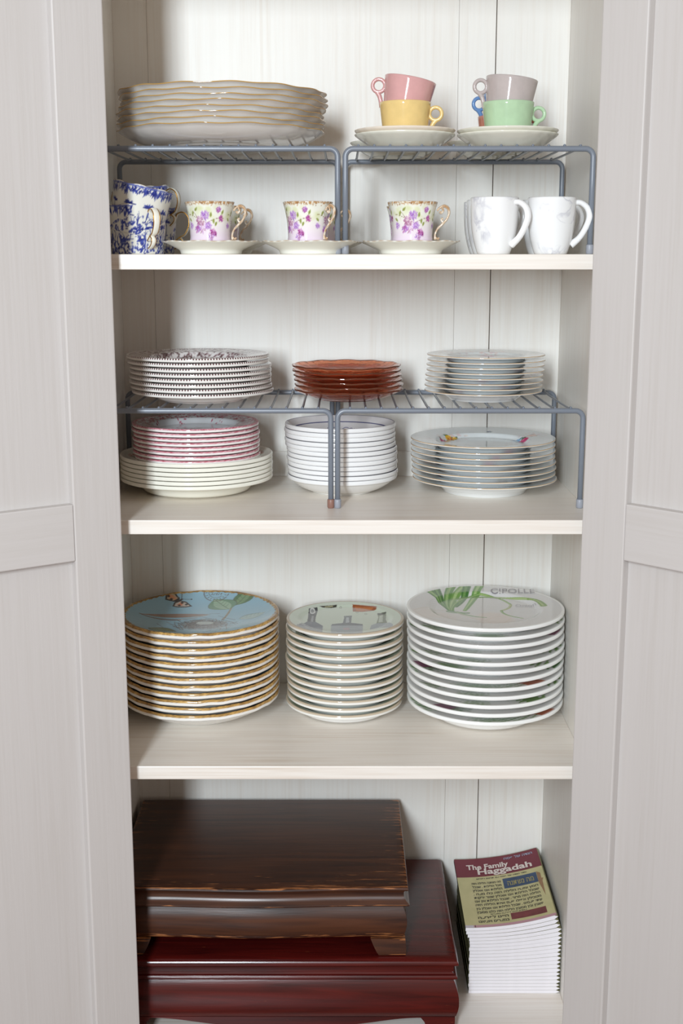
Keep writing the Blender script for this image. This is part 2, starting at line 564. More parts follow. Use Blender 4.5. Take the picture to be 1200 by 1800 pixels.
_cp = [(0, 0, 0), (0.0046, 0, 0), (0.0058, 0.0015, 0), (0.0058, 0.013, 0), (0.0052, 0.0145, 0), (0.0044, 0.0145, 0), (0.0, 0.0148, 0)]
CAP_ME = [lathe('foot_cap', _cp, 16), lathe('foot_cap', _cp, 16)]
CAP_ME[0].materials.append(M_cap); CAP_ME[1].materials.append(M_cap_b)
RH = 0.1555
make_rack('grey wire rack on the top shelf under the gold-rimmed chargers', -0.3855, -0.0015, 0.095, 0.362, Z1, RH, 14, False, 'grey wire racks')
make_rack('grey wire rack on the top shelf carrying the pastel cups', 0.0015, 0.3835, 0.095, 0.362, Z1, RH, 15, False, 'grey wire racks')
make_rack('grey wire rack above the red-bordered plates, with one brown foot cap', -0.3855, -0.0125, 0.094, 0.362, Z2, RH, 14, True, 'grey wire racks')
make_rack('grey wire rack on the second shelf above the rose-sprigged dinner plates', -0.0105, 0.3835, 0.094, 0.362, Z2, RH, 15, False, 'grey wire racks')
RTOP = RH + BR - 0.003 + WR          # upper side of the wires above the shelf

# ------------------------------------------------------------------ plates
def plate_profile(R, H, rf, rw, th, curve=1.0, fine=None, rim=None, foot=0.003, drop=None, wall=None, flat=0.72):
    """under side from the axis to the rim, round the rim, over the face to the axis.
    wall: width of the wall between well and a broad flat rim (None: coupe shape with the given curve)"""
    rim = rim or th
    P = [(0, foot, 0), (rf * 0.6, foot, 0), (rf - 0.006, foot * 0.9, 0), (rf - 0.0045, 0, 0), (rf - 0.001, 0, 0), (rf, 0.0008, 0)]
    Rt = R - rim * 0.35
    def g(r):
        if wall is None:
            return max(0.0, (r - rw) / (Rt - rw)) ** curve
        if r <= rw:
            return 0.0
        if r < rw + wall:
            t = (r - rw) / wall
            return flat * t * t * (3 - 2 * t)
        return flat + (1 - flat) * (r - rw - wall) / (Rt - rw - wall)
    def under(r):
        if wall is None:
            return foot + (H - rim - foot) * max(0.0, (r - rf) / (Rt - rf)) ** curve
        return foot + (H - rim - foot) * g(max(0.0, r - 0.0015 * max(0.0, min(1.0, (Rt - r) / 0.02))))
    n = 20 if wall else 12
    for k in range(1, n + 1):
        r = rf + (Rt - rf) * k / n
        P.append((r, under(r), 0))
    zr = under(Rt)
    for k in range(1, 10):
        a = -PI / 2 + PI * k / 10
        sn = math.copysign(abs(math.sin(a)) ** 0.8, math.sin(a))
        P.append((Rt + rim * 0.35 * math.cos(a) ** 0.55, zr + rim / 2 + rim / 2 * sn, 1 if sn < 0.1 else 4))
    wz = (drop if drop is not None else foot + th)
    step = fine or 0.0035
    ns = max(8, int((Rt - rw) / step))
    for k in range(0, ns + 1):
        r = Rt + (rw - Rt) * k / ns
        P.append((r, wz + (zr + rim - wz) * g(r), 2))
    nw = max(3, int(rw / (fine or rw / 4)))
    for k in range(1, nw):
        P.append((rw * (1 - k / nw), wz, 2))
    P.append((0, wz, 2))
    return P

def stack(name, meshes, n, Xb, Xt, Y0, zb, zt, H, label_kind, label_where, cat, group, mat, seed, jit=0.0012, rots=None, top_rot=0.0, offs=None):
    """zb, zt: rim heights of the bottom and top plate. meshes: function k (from top) -> mesh"""
    rs = random.Random(seed)
    out = []
    for i in range(n):                     # from the bottom
        k = n - 1 - i
        f = i / (n - 1)
        z = zb + (zt - zb) * f - H
        me = meshes(k)
        o = link(name, me, None, mat)
        dx, dy = (offs[i] if offs else (rs.uniform(-jit, jit), rs.uniform(-jit, jit)))
        o.location = (Xb + (Xt - Xb) * f + dx, Y0 + dy, z)
        o.rotation_euler = (0, 0, top_rot if k == 0 else rs.uniform(0, 6.28) if rots is None else rots(k))
        tag(o, '%s, %s %s' % (label_kind, place_word(k, n), label_where), cat, group)
        out.append(o)
    return out

def col_const(c):
    c = np.asarray(c, float)
    return lambda V, th, r, t: np.tile(c, (len(V), 1))

# --- large gold-rimmed chargers, on the upper left rack
def ch_mod(th, r, z, t):
    u = np.clip((r - 0.10) / 0.063, 0, 1) ** 2
    w = 0.6 * np.cos(14 * th) + 0.4 * np.cos(7 * th + 0.6) + 0.25 * np.cos(28 * th)
    return r * (1 + 0.009 * u * w), z + 0.0007 * u * (np.cos(14 * th + 0.9) + 0.6 * np.cos(5 * th))
def ch_col(V, th, r, t):
    c = np.tile(hexc(238, 236, 232), (len(V), 1))
    c[(t == 4) | (t == 1)] = hexc(184, 146, 82)
    c[(t == 2) & (r > 0.160)] = hexc(176, 132, 62)
    return c
ch_me = lathe('charger', plate_profile(0.163, 0.026, 0.088, 0.105, 0.0035, 2.5, rim=0.0015), 280, ch_mod, ch_col)
zc = Z1 + RTOP
stack('charger_plate', lambda k: ch_me, 8, -0.1890, -0.1875, 0.2, 0.1888, 0.2458, 0.026, 'white scalloped gold-rimmed charger plate', 'of the stack on the rack', 'plate', 'gold-rimmed chargers on the upper rack', M_print, 3,
      offs=[(0, 0), (-.001, .002), (0, -.001), (-.002, .001), (.001, -.002), (.0035, .001), (.002, 0), (0, .001)])

# --- brown transfer plates
def dashed(name, ink, n):
    m, nt, b = new_mat(name)
    L = nt.links
    vc = nt.nodes.new('ShaderNodeVertexColor'); vc.layer_name = 'Col'
    tc = nt.nodes.new('ShaderNodeTexCoord'); sp = nt.nodes.new('ShaderNodeSeparateXYZ')
    L.new(tc.outputs['Object'], sp.inputs[0])
    at = nt.nodes.new('ShaderNodeMath'); at.operation = 'ARCTAN2'
    L.new(sp.outputs['Y'], at.inputs[0]); L.new(sp.outputs['X'], at.inputs[1])
    mu = nt.nodes.new('ShaderNodeMath'); mu.operation = 'MULTIPLY'; mu.inputs[1].default_value = n
    L.new(at.outputs[0], mu.inputs[0])
    si = nt.nodes.new('ShaderNodeMath'); si.operation = 'SINE'; L.new(mu.outputs[0], si.inputs[0])
    mr = nt.nodes.new('ShaderNodeMapRange'); mr.inputs['From Min'].default_value = -0.25; mr.inputs['From Max'].default_value = 0.05
    L.new(si.outputs[0], mr.inputs['Value'])
    al = nt.nodes.new('ShaderNodeMath'); al.operation = 'SUBTRACT'; al.inputs[0].default_value = 1.0
    L.new(vc.outputs['Alpha'], al.inputs[1])
    mm = nt.nodes.new('ShaderNodeMath'); mm.operation = 'MULTIPLY'
    L.new(al.outputs[0], mm.inputs[0]); L.new(mr.outputs['Result'], mm.inputs[1])
    mx = nt.nodes.new('ShaderNodeMix'); mx.data_type = 'RGBA'
    L.new(mm.outputs[0], mx.inputs['Factor']); L.new(vc.outputs['Color'], mx.inputs['A'])
    mx.inputs['B'].default_value = lcol(*ink)
    L.new(mx.outputs['Result'], b.inputs['Base Color'])
    b.inputs['Roughness'].default_value = 0.1
    return m
M_brown = dashed('brown_dash_border', (92, 50, 56), 160)
rs = np.random.RandomState(5)
cb = Canvas(-0.125, 0.125, -0.125, 0.125, 0.0007, hexc(226, 222, 220))
for k in range(2200):
    a = rs.uniform(0, 6.28); r = rs.choice([rs.uniform(0.072, 0.112), rs.uniform(0, 0.06)])
    x, y = r * math.cos(a), r * math.sin(a); b = rs.uniform(0, 6.28); l = rs.uniform(0.003, 0.010)
    cb.leaf(x, y, x + l * math.cos(b), y + l * math.sin(b), rs.uniform(.0005, .0016), hexc(*[(96, 62, 68), (126, 92, 96), (84, 58, 58)][rs.randint(3)]), 0.85)
def br_col(V, th, r, t):
    c = cb.sample(V[:, 0], V[:, 1])
    c[t != 2] = hexc(238, 235, 230)
    c[(t == 2) & (r > 0.1140)] = hexc(236, 233, 228)
    return c
def br_alpha(V, th, r, t):
    return np.where(((t == 4) & (V[:, 2] < 0.0199)) | ((t == 2) & (r < 0.1130) & (r > 0.1100)), 0.0, 1.0)
brp = plate_profile(0.1176, 0.0200, 0.068, 0.073, 0.0036, fine=0.0012, rim=0.0060, wall=0.010, flat=0.70)
br_me = lathe('brown_plate', brp, 240, None, br_col, alphafn=br_alpha)
zb = Z2 + RTOP + 0.0200
stack('dinner_plate', lambda k: br_me, 8, -0.2318, -0.2376, 0.225, zb, -0.1603, 0.0200, 'brown transfer-print plate with dashed border', 'of its rack-top stack', 'plate', 'brown transfer-print plates', M_brown, 8,
      offs=[(.001, 0), (-.0005, .001), (-.001, -.001), (0.0005, .0), (0.001, .001), (.002, -.001), (-.001, .001), (0, -.002)])

# --- red transfer plates on cream plates
rs = np.random.RandomState(9)
RED = [(168, 46, 74), (150, 36, 62), (186, 82, 104)]
cr_ = Canvas(-0.115, 0.115, -0.115, 0.115, 0.0006, hexc(222, 224, 226))
for k in range(1300):
    a = rs.uniform(0, 6.28); r = rs.uniform(0.078, 0.104) if k < 1100 else rs.uniform(0.064, 0.082)
    x, y = r * math.cos(a), r * math.sin(a); b = rs.uniform(0, 6.28); l = rs.uniform(0.002, 0.007)
    if k >= 1100 and math.sin(7 * a) < 0.1:
        continue
    cr_.leaf(x, y, x + l * math.cos(b), y + l * math.sin(b), rs.uniform(.0005, .0013), hexc(*RED[rs.randint(3)]), 0.85)
for k in range(14):
    a = k * 2 * PI / 14 + 0.2; x, y = 0.079 * math.cos(a), 0.079 * math.sin(a)
    for q in range(3):
        cr_.ell(x + rs.uniform(-.002, .002), y + rs.uniform(-.002, .002), .0042 - q * .0012, .0038 - q * .001, 0, hexc(*RED[q % 3]), 0.8)
for k in range(150):
    a = rs.uniform(0, 6.28); r = abs(rs.normal(0, 0.022)); x, y = r * math.cos(a), r * math.sin(a) - 0.02
    b = rs.uniform(0, 6.28); l = rs.uniform(0.003, 0.008)
    cr_.leaf(x, y, x + l * math.cos(b), y + l * math.sin(b), .001, hexc(*RED[rs.randint(3)]), 0.7)
def rt_mod(th, r, z, t):
    u = np.clip((r - 0.08) / 0.026, 0, 1) ** 2
    return r * (1 + 0.006 * u * np.abs(np.cos(6 * th))), z
def rt_col(V, th, r, t):
    c = cr_.sample(V[:, 0], V[:, 1])
    c[t == 0] = hexc(238, 236, 232)
    c[t == 1] = hexc(240, 238, 235)
    c[t == 4] = hexc(240, 238, 235)
    m = ((t == 2) & (r > 0.0990)) | ((t == 4) & (V[:, 2] > 0.0176))
    sp = np.clip(0.62 + np.random.RandomState(4).uniform(-.4, .3, len(th)), 0.1, 1)[m][:, None]
    c[m] = hexc(240, 234, 232) * (1 - sp) + hexc(176, 62, 84) * sp
    return c
rt_me = lathe('red_plate', plate_profile(0.1062, 0.0195, 0.060, 0.064, 0.0034, fine=0.0011, rim=0.0062, wall=0.010, flat=0.72), 400, rt_mod, rt_col)
rt_lo = lathe('red_plate', plate_profile(0.1062, 0.0195, 0.060, 0.064, 0.0034, rim=0.0062, wall=0.010, flat=0.72), 200, rt_mod, rt_col)
cream_c = Canvas(-0.135, 0.135, -0.135, 0.135, 0.0007, hexc(226, 226, 214))
for k in range(8):
    a = k * PI / 4 + 0.15
    for q in range(26):
        x, y = 0.110 * math.cos(a + rs.uniform(-.16, .16)) + rs.uniform(-.004, .004), 0.110 * math.sin(a + rs.uniform(-.16, .16)) + rs.uniform(-.004, .004)
        cream_c.ell(x, y, rs.uniform(.001, .003), rs.uniform(.001, .003), 0, hexc(*[(176, 84, 84), (150, 62, 66), (190, 120, 112)][rs.randint(3)]), 0.6)
def cr_col(V, th, r, t):
    c = cream_c.sample(V[:, 0], V[:, 1])
    c[t != 2] = hexc(238, 236, 224)
    c[(t == 2) & (r > 0.1225)] = hexc(236, 233, 221)
    return c
cr_me = lathe('cream_plate', plate_profile(0.1295, 0.0290, 0.078, 0.086, 0.0040, fine=0.0015, rim=0.0064, wall=0.014, flat=0.75), 200, None, cr_col)
stack('dinner_plate', lambda k: cr_me, 6, -0.2475, -0.2470, 0.25, Z2 + 0.0290, -0.3300, 0.0290, 'wide plain cream dinner plate under the red plates', 'of its six', 'plate', 'cream dinner plates', M_print, 11, 0.0004)
stack('salad_plate', lambda k: rt_me if k == 0 else rt_lo, 8, -0.2444, -0.2464, 0.24, -0.3276, -0.2755, 0.0195, 'red transfer-print plate', 'of the stack on the cream plates', 'plate', 'red transfer-print plates', M_print, 12, 0.0014)

# --- orange-red pressed glass plates
def glass_mat():
    m, nt, b = new_mat('orange_red_glass')
    b.inputs['Base Color'].default_value = lcol(236, 146, 104)
    b.inputs['Roughness'].default_value = 0.04
    b.inputs['Transmission Weight'].default_value = 0.9
    b.inputs['IOR'].default_value = 1.48
    tc = nt.nodes.new('ShaderNodeTexCoord')
    vo = nt.nodes.new('ShaderNodeTexVoronoi'); vo.inputs['Scale'].default_value = 110
    nt.links.new(tc.outputs['Object'], vo.inputs['Vector'])
    bp = nt.nodes.new('ShaderNodeBump'); bp.inputs['Strength'].default_value = 0.35; bp.inputs['Distance'].default_value = 0.0012
    nt.links.new(vo.outputs['Distance'], bp.inputs['Height']); nt.links.new(bp.outputs['Normal'], b.inputs['Normal'])
    return m
M_glass = glass_mat()
def gl_mod(th, r, z, t):
    u = np.clip((r - 0.06) / 0.03, 0, 1) ** 2
    w = 0.5 * np.abs(np.cos(6 * th)) + 0.5 * np.abs(np.cos(12 * th + .4)) - 0.5
    return r * (1 + 0.012 * u * w), z + 0.0005 * u * np.cos(12 * th)
gl_me = lathe('glass_plate', plate_profile(0.0905, 0.0185, 0.052, 0.058, 0.0040, 1.35, rim=0.0030, foot=0.0015), 192, gl_mod)
stack('glass_plate', lambda k: gl_me, 6, 0.0124, 0.0085, 0.235, Z2 + RTOP + 0.0185, -0.1790, 0.0185, 'scalloped orange-red pressed glass plate', 'of the six on the rack', 'plate', 'orange-red glass plates', M_glass, 14, 0.001)

def px_surf(px, py, Xc, Yc, z0, prof):
    """pixel -> plate coordinates on the curved face (z0: height of the plate's base)"""
    p = sorted((a, b) for a, b, t in prof if t == 2)
    R = [a for a, b in p]; Z = [b for a, b in p]
    z = z0 + Z[-1]
    for _ in range(30):
        x, y = px_plate(px, py, Xc, Yc, z)
        z += 0.5 * (z0 + float(np.interp(math.hypot(x, y), R, Z)) - z)
    return px_plate(px, py, Xc, Yc, z)
def px_plate(px, py, Xc, Yc, z):
    a = (px - 600) / FPX; b = (900 - py) / FPX
    dy = math.cos(PITCH) + b * math.sin(PITCH); dz = -math.sin(PITCH) + b * math.cos(PITCH)
    t = (z - CAMZ) / dz
    return (a * t - Xc, CAMY + dy * t - Yc)

# --- rose-sprigged gold-rimmed porcelain, dinner size and salad size
def rose(c, x, y, s, cols, leaf, rs):
    for k in range(5):
        a = rs.uniform(0, 6.28)
        c.leaf(x + .3 * s * math.cos(a), y + .3 * s * math.sin(a), x + 1.7 * s * math.cos(a), y + 1.7 * s * math.sin(a), s * .28, leaf, 0.9)
    c.ell(x, y, s, s * .9, 0, cols[0])
    for k in range(9):
        a = rs.uniform(0, 6.28); r = rs.uniform(.2, .8) * s
        c.ell(x + r * math.cos(a), y + r * math.sin(a), s * .3, s * .14, a + 1.57, cols[1 + k % (len(cols) - 1)], 0.8)
def spray(c, x, y, d, rs):
    for k in range(30):
        a = rs.normal(d, .7); r = rs.uniform(0, .032)
        c.ell(x + r * math.cos(a), y + r * math.sin(a), rs.uniform(.0015, .004), rs.uniform(.001, .002), a, [hexc(230, 190, 186), hexc(214, 196, 200), hexc(226, 206, 190)][rs.randint(3)], 0.45)
FL_TOP = plate_profile(0.1222, 0.0255, 0.070, 0.071, 0.0028, fine=0.0010, rim=0.0022, foot=0.006, drop=0.0135, wall=0.012, flat=0.62)
FS_TOP = plate_profile(0.0978, 0.0170, 0.056, 0.057, 0.0026, fine=0.0010, rim=0.0020, foot=0.004, drop=0.0105, wall=0.010, flat=0.62)
def FLP(u, v):
    return px_surf(710 + u / 4.138, 740 + v / 4.138, 0.2398, 0.245, -0.3035 - 0.0255, FL_TOP)
def FSP(u, v):
    return px_surf(730 + u / 5.0, 600 + v / 5.0, 0.2399, 0.23, -0.1615 - 0.0170, FS_TOP)
def porcelain(R, rw, seed, big):
    rs = np.random.RandomState(seed)
    c = Canvas(-R * 1.02, R * 1.02, -R * 1.02, R * 1.02, 0.0006, hexc(228, 232, 232))
    if big:
        for (u, v), d in (((150, 130), 0.5), ((230, 108), 0.2), ((330, 98), 0.0), ((900, 112), 0.4), ((960, 110), 2.6), ((280, 165), 1.0), ((850, 170), 2.0)):
            x, y = FLP(u, v); spray(c, x, y, d, rs)
        x, y = FLP(338, 134); rose(c, x, y, .0095, [hexc(236, 186, 60), hexc(200, 84, 60), hexc(168, 44, 84)], hexc(76, 110, 70), rs)
        x, y = FLP(285, 147); rose(c, x, y, .0062, [hexc(212, 74, 120), hexc(240, 150, 180), hexc(150, 40, 90)], hexc(66, 100, 84), rs)
        x, y = FLP(372, 130); rose(c, x, y, .0050, [hexc(236, 196, 80), hexc(216, 150, 60), hexc(240, 220, 150)], hexc(76, 110, 70), rs)
        x, y = FLP(866, 148); rose(c, x, y, .0090, [hexc(206, 52, 112), hexc(236, 140, 180), hexc(140, 30, 80)], hexc(66, 104, 80), rs)
        x, y = FLP(815, 146); rose(c, x, y, .0065, [hexc(150, 190, 224), hexc(70, 110, 180), hexc(225, 236, 244)], hexc(80, 110, 130), rs)
        x, y = FLP(925, 106); rose(c, x, y, .0080, [hexc(236, 200, 190), hexc(240, 220, 210), hexc(220, 170, 160)], hexc(190, 190, 180), rs)
        x, y = FLP(615, 98); rose(c, x, y, .0040, [hexc(120, 130, 150), hexc(190, 198, 210), hexc(80, 90, 120)], hexc(110, 124, 124), rs)
    else:
        for (u, v), d in (((500, 92), 2.8), ((560, 96), 0.3), ((620, 90), 0.0), ((330, 100), 2.8)):
            x, y = FSP(u, v); spray(c, x, y, d, rs)
        x, y = FSP(637, 130); rose(c, x, y, .0100, [hexc(206, 62, 150), hexc(240, 140, 205), hexc(160, 40, 120)], hexc(66, 96, 110), rs)
        x, y = FSP(575, 126); rose(c, x, y, .0048, [hexc(70, 90, 150), hexc(150, 170, 210), hexc(50, 60, 110)], hexc(66, 96, 110), rs)
        x, y = FSP(700, 124); rose(c, x, y, .0048, [hexc(70, 90, 150), hexc(150, 170, 210), hexc(50, 60, 110)], hexc(66, 96, 110), rs)
    def f(V, th, r, t):
        col = c.sample(V[:, 0], V[:, 1])
        col[t == 0] = hexc(236, 238, 238)
        col[t == 1] = hexc(234, 232, 226)
        col[t == 4] = hexc(190, 150, 94)
        return col
    return f
fl_me = lathe('porcelain_plate', plate_profile(0.1222, 0.0255, 0.070, 0.071, 0.0028, fine=0.0010, rim=0.0022, foot=0.006, drop=0.0135, wall=0.012, flat=0.62), 420, None, porcelain(0.1222, 0.078, 21, True))
fl_lo = lathe('porcelain_plate', plate_profile(0.1222, 0.0255, 0.070, 0.071, 0.0028, rim=0.0022, foot=0.006, drop=0.0095, wall=0.012, flat=0.66), 160, None, porcelain(0.1222, 0.078, 22, True))
stack('dinner_plate', lambda k: fl_me if k == 0 else fl_lo, 8, 0.2433, 0.2398, 0.245, Z2 + 0.0255, -0.3035, 0.0255, 'large gold-rimmed rose-sprigged porcelain plate', 'of the stack under the rack', 'plate', 'rose-sprigged dinner plates', M_print, 23, 0.0012)
fs_me = lathe('porcelain_plate', plate_profile(0.0978, 0.0170, 0.056, 0.057, 0.0026, fine=0.0010, rim=0.0020, foot=0.004, drop=0.0105, wall=0.010, flat=0.62), 360, None, porcelain(0.0978, 0.062, 24, False))
fs_lo = lathe('porcelain_plate', plate_profile(0.0978, 0.0170, 0.056, 0.057, 0.0026, rim=0.0020, foot=0.004, drop=0.0068, wall=0.010, flat=0.66), 160, None, porcelain(0.0978, 0.062, 25, True))
stack('salad_plate', lambda k: fs_me if k == 0 else fs_lo, 8, 0.2359, 0.2399, 0.23, Z2 + RTOP + 0.0170, -0.1615, 0.0170, 'small gold-rimmed rose-sprigged plate', 'of the stack on the wire rack', 'plate', 'rose-sprigged salad plates', M_print, 26, 0.0014)

# --- white saucer-shaped plates with blue lines
wbc = Canvas(-0.097, 0.097, -0.097, 0.097, 0.0005, hexc(226, 222, 222))
NAVY = hexc(58, 62, 118)
def spiral(c, x, y, s, d, col, w):
    pts = [(x + s * (1 - t / 9.0) * math.cos(d * t), y + s * (1 - t / 9.0) * math.sin(d * t)) for t in np.linspace(0, 8, 26)]
    c.path(pts, w, col)
for k in range(4):
    a = PI / 2 + k * PI / 2 + (0 if k == 0 else 0.0)
    ca, sa = math.cos(a), math.sin(a)
    def L2W(u, v):
        return (ca * v - sa * u, sa * v + ca * u)
    for d in (-1, 1):
        x, y = L2W(d * 0.019, 0.063)
        spiral(wbc, x, y, 0.0048, d, NAVY, 0.0010)
        p = [L2W(d * 0.0145, 0.066), L2W(d * 0.009, 0.072), L2W(d * 0.003, 0.064)]
        wbc.path(curve2(*p), 0.0011, NAVY)
    for q in range(5):
        x, y = L2W((q - 2) * 0.0016, 0.058 + 0.003 * (q % 2)); wbc.ell(x, y, .0012, .0016, 0, NAVY)
def wb_col(V, th, r, t):
    c = wbc.sample(V[:, 0], V[:, 1])
    c[t == 0] = hexc(240, 240, 238)
    c[(t == 1) | (t == 4)] = hexc(238, 238, 238)
    c[(t == 2) & (r > 0.0908)] = NAVY
    m = (t == 2) & (r > 0.0800) & (r < 0.0812)
    c[m] = NAVY
    return c
wb_me = lathe('blue_line_plate', plate_profile(0.0940, 0.0310, 0.054, 0.056, 0.0036, 1.6, fine=0.0008, rim=0.0073, foot=0.003), 360, None, wb_col)
wb_lo = lathe('blue_line_plate', plate_profile(0.0940, 0.0310, 0.054, 0.056, 0.0036, 1.6, rim=0.0073, foot=0.003), 128, None, wb_col)
stack('bowl_plate', lambda k: wb_me if k == 0 else wb_lo, 12, 0.0024, -0.0034, 0.25, Z2 + 0.0310, -0.2778, 0.0310, 'white coupe plate with thin blue lines', 'of its stack', 'plate', 'white plates with blue lines', M_print, 31, 0.0014)

# --- sky-blue nest plates with rough gold-brown rims
BR1 = 0.1375
bc = Canvas(-0.142, 0.142, -0.142, 0.142, 0.0006, hexc(150, 188, 206))
rs = np.random.RandomState(41)
bp_ = dict(R=BR1, H=0.0430, rf=0.072, rw=0.074, th=0.0045, curve=1.35, rim=0.0098)
BIRD_TOP = plate_profile(fine=0.0010, drop=0.0290, **dict(bp_, rw=0.020, curve=2.6))
def B(u, v):      # crop pixels of the study of the nest plate -> plate coordinates
    return px_surf(210 + u / 4.0, 1010 + v / 4.0, -0.2467, 0.245, -0.6100 - bp_['H'], BIRD_TOP)
INK = hexc(62, 48, 44)
# branch and leaves
bc.path(curve2(B(735, 310), B(775, 250), B(860, 100)), 0.0036, hexc(150, 136, 110), 1, 0.0028)
bc.path(curve2(B(720, 315), B(745, 300), B(770, 265)), 0.003, hexc(140, 122, 96))
def big_leaf(p0, p1, w, c1, c2, vein):
    bc.leaf(*p0, *p1, w + .001, INK, 0.8)
    bc.leaf(*p0, *p1, w, c1)
    bc.leaf(*p0, p1[0], p1[1], w * .55, c2, 0.7)
    bc.line(*p0, *p1, 0.0009, vein)
    for t in (.25, .4, .55, .7):
        x, y = p0[0] + t * (p1[0] - p0[0]), p0[1] + t * (p1[1] - p0[1])
        dx, dy = (p1[0] - p0[0]) * .16, (p1[1] - p0[1]) * .16
        bc.line(x, y, x + dx - dy * 1.2, y + dy + dx * 1.2, .0006, vein, .8); bc.line(x, y, x + dx + dy * 1.2, y + dy - dx * 1.2, .0006, vein, .8)
big_leaf(B(818, 214), B(940, 112), 0.017, hexc(86, 120, 78), hexc(140, 168, 124), hexc(50, 76, 52))
big_leaf(B(770, 243), B(668, 172), 0.026, hexc(110, 146, 116), hexc(176, 200, 172), hexc(60, 88, 66))
big_leaf(B(838, 312), B(1025, 262), 0.014, hexc(150, 178, 176), hexc(176, 200, 196), hexc(110, 136, 132))
big_leaf(B(200, 372), B(400, 400), 0.022, hexc(112, 124, 92), hexc(140, 150, 112), hexc(80, 90, 66))
bc.path([B(900, 340), B(980, 300), B(1060, 250)], .001, hexc(120, 150, 160), .6)
# long brown bird tail
bc.leaf(*B(640, 282), *B(140, 272), 0.011, hexc(150, 112, 92), 0.85)
bc.path(curve2(B(140, 270), B(250, 315), B(420, 318)), 0.0022, hexc(110, 70, 52), .9, .006)
bc.path(curve2(B(400, 318), B(520, 310), B(630, 282)), 0.004, hexc(190, 172, 160), .7, .001)
# nest
nx, ny = B(590, 352)
for k in range(520):
    a = rs.uniform(0, 6.28); r = abs(rs.normal(0, .5))
    x, y = nx + 0.046 * r * math.cos(a), ny + 0.036 * r * math.sin(a)
    b = a + 1.57 + rs.normal(0, .4); l = rs.uniform(.008, .022)
    bc.line(x - l * math.cos(b) * 1.3, y - l * math.sin(b), x + l * math.cos(b) * 1.3, y + l * math.sin(b), .0011, hexc(*[(84, 76, 74), (120, 108, 100), (62, 56, 56), (150, 148, 146)][rs.randint(4)]), .8)
bc.ell(*B(600, 340), .015, .009, 0, hexc(196, 206, 200), .85)
# butterfly
def W(pts, col, a=1.0):
    bc.poly([B(*p) for p in pts], col, a)
W([(385, 190), (322, 176), (326, 120), (345, 108), (400, 140), (425, 165), (415, 190)], INK)
W([(380, 182), (334, 170), (336, 124), (348, 118), (392, 144), (412, 166)], hexc(190, 170, 140))
W([(395, 176), (350, 165), (352, 136), (378, 146), (404, 166)], hexc(216, 150, 110))
W([(372, 222), (385, 195), (425, 180), (470, 190), (512, 222), (470, 230), (410, 230)], INK)
W([(384, 220), (395, 200), (428, 188), (466, 197), (494, 219), (460, 224), (415, 224)], hexc(206, 190, 176))
W([(400, 214), (428, 194), (448, 200), (440, 218)], hexc(216, 140, 106))
for u, v in ((345, 150), (365, 172), (352, 130), (470, 210), (440, 198), (410, 176), (420, 216)):
    bc.ell(*B(u, v), .0026, .004, 0, INK)
bc.path([B(395, 195), B(440, 172)], .004, INK)
bc.path([B(437, 172), B(440, 125)], .001, INK); bc.ell(*B(441, 122), .0014, .0026, 0, INK)
bc.path([B(440, 172), B(505, 173)], .001, INK); bc.ell(*B(506, 173), .0016, .002, 0, INK)
# postmark
px_, py_ = B(685, 118)
BRN = hexc(92, 66, 56)
for k in range(40):
    a0, a1 = k * 2 * PI / 40, (k + 1) * 2 * PI / 40
    for rr in (1.0, 0.62):
        if rs.uniform() < .85:
            bc.line(px_ + .0235 * rr * math.cos(a0), py_ + .036 * rr * math.sin(a0), px_ + .0235 * rr * math.cos(a1), py_ + .036 * rr * math.sin(a1), .0016 if rr == 1 else .0009, BRN, .9)
    if k % 2:
        bc.line(px_ + .0175 * math.cos(a0), py_ + .027 * math.sin(a0), px_ + .0205 * math.cos(a0), py_ + .032 * math.sin(a0), .0014, BRN, .8)
for j in (-1, 0, 1):
    for i in range(5):
        bc.line(px_ - .009 + i * .0042, py_ + j * .012, px_ - .009 + i * .0042 + .0018, py_ + j * .012 + .006, .0013, BRN, .85)
def bird_mod(th, r, z, t):
    u = np.clip((r - 0.11) / 0.027, 0, 1) ** 2
    return r * (1 + 0.006 * u * vnoise(th, 7, 30)), z + 0.0014 * u * vnoise(th, 8, 26)
def bird_colfn(seed, tint):
    def f(V, th, r, t):
        c = bc.sample(V[:, 0], V[:, 1]) * (1 if tint is None else np.asarray(tint))
        c[t == 0] = hexc(238, 238, 236)
        edge = 0.1292 + 0.0022 * vnoise(th * 3, seed, 14) + 0.0010 * np.sin(th * 61)
        gold = hexc(176, 136, 72) + (vnoise(th * 5, seed + 1, 20) * 0.16)[:, None] * np.array([1, .95, .7])
        dark = hexc(98, 70, 40)
        m = (t == 2) & (r > edge)
        c[m] = gold[m]
        m2 = m & (np.sin(th * 47 + r * 2600 + 4 * vnoise(th * 2, seed + 2)) > 0.72)
        c[m2] = dark
        c[t == 1] = hexc(238, 236, 232)
        g2 = gold + 0.06
        m3 = (t == 4)
        c[m3] = g2[m3]
        m4 = m3 & (np.sin(th * 71 + 5 * vnoise(th * 2, seed + 4) + V[:, 2] * 2500) > 0.6)
        c[m4] = 0.5 * g2[m4] + 0.5 * dark
        return c
    return f
bird_me = lathe('nest_plate', BIRD_TOP, 460, bird_mod, bird_colfn(3, None))
bird_lo = [lathe('nest_plate', plate_profile(fine=0.004, **bp_), 220, bird_mod, bird_colfn(11 + q, tn)) for q, tn in enumerate((None, None, None))]
stack('dinner_plate', lambda k: bird_me if k == 0 else bird_lo[k % 3], 12, -0.2476, -0.2467, 0.245, Z3 + 0.0430, -0.6100, 0.0430, 'blue nest-and-butterfly plate with rough golden rim', 'of twelve', 'plate', 'blue nest plates', M_print_soft, 43, 0.0008)

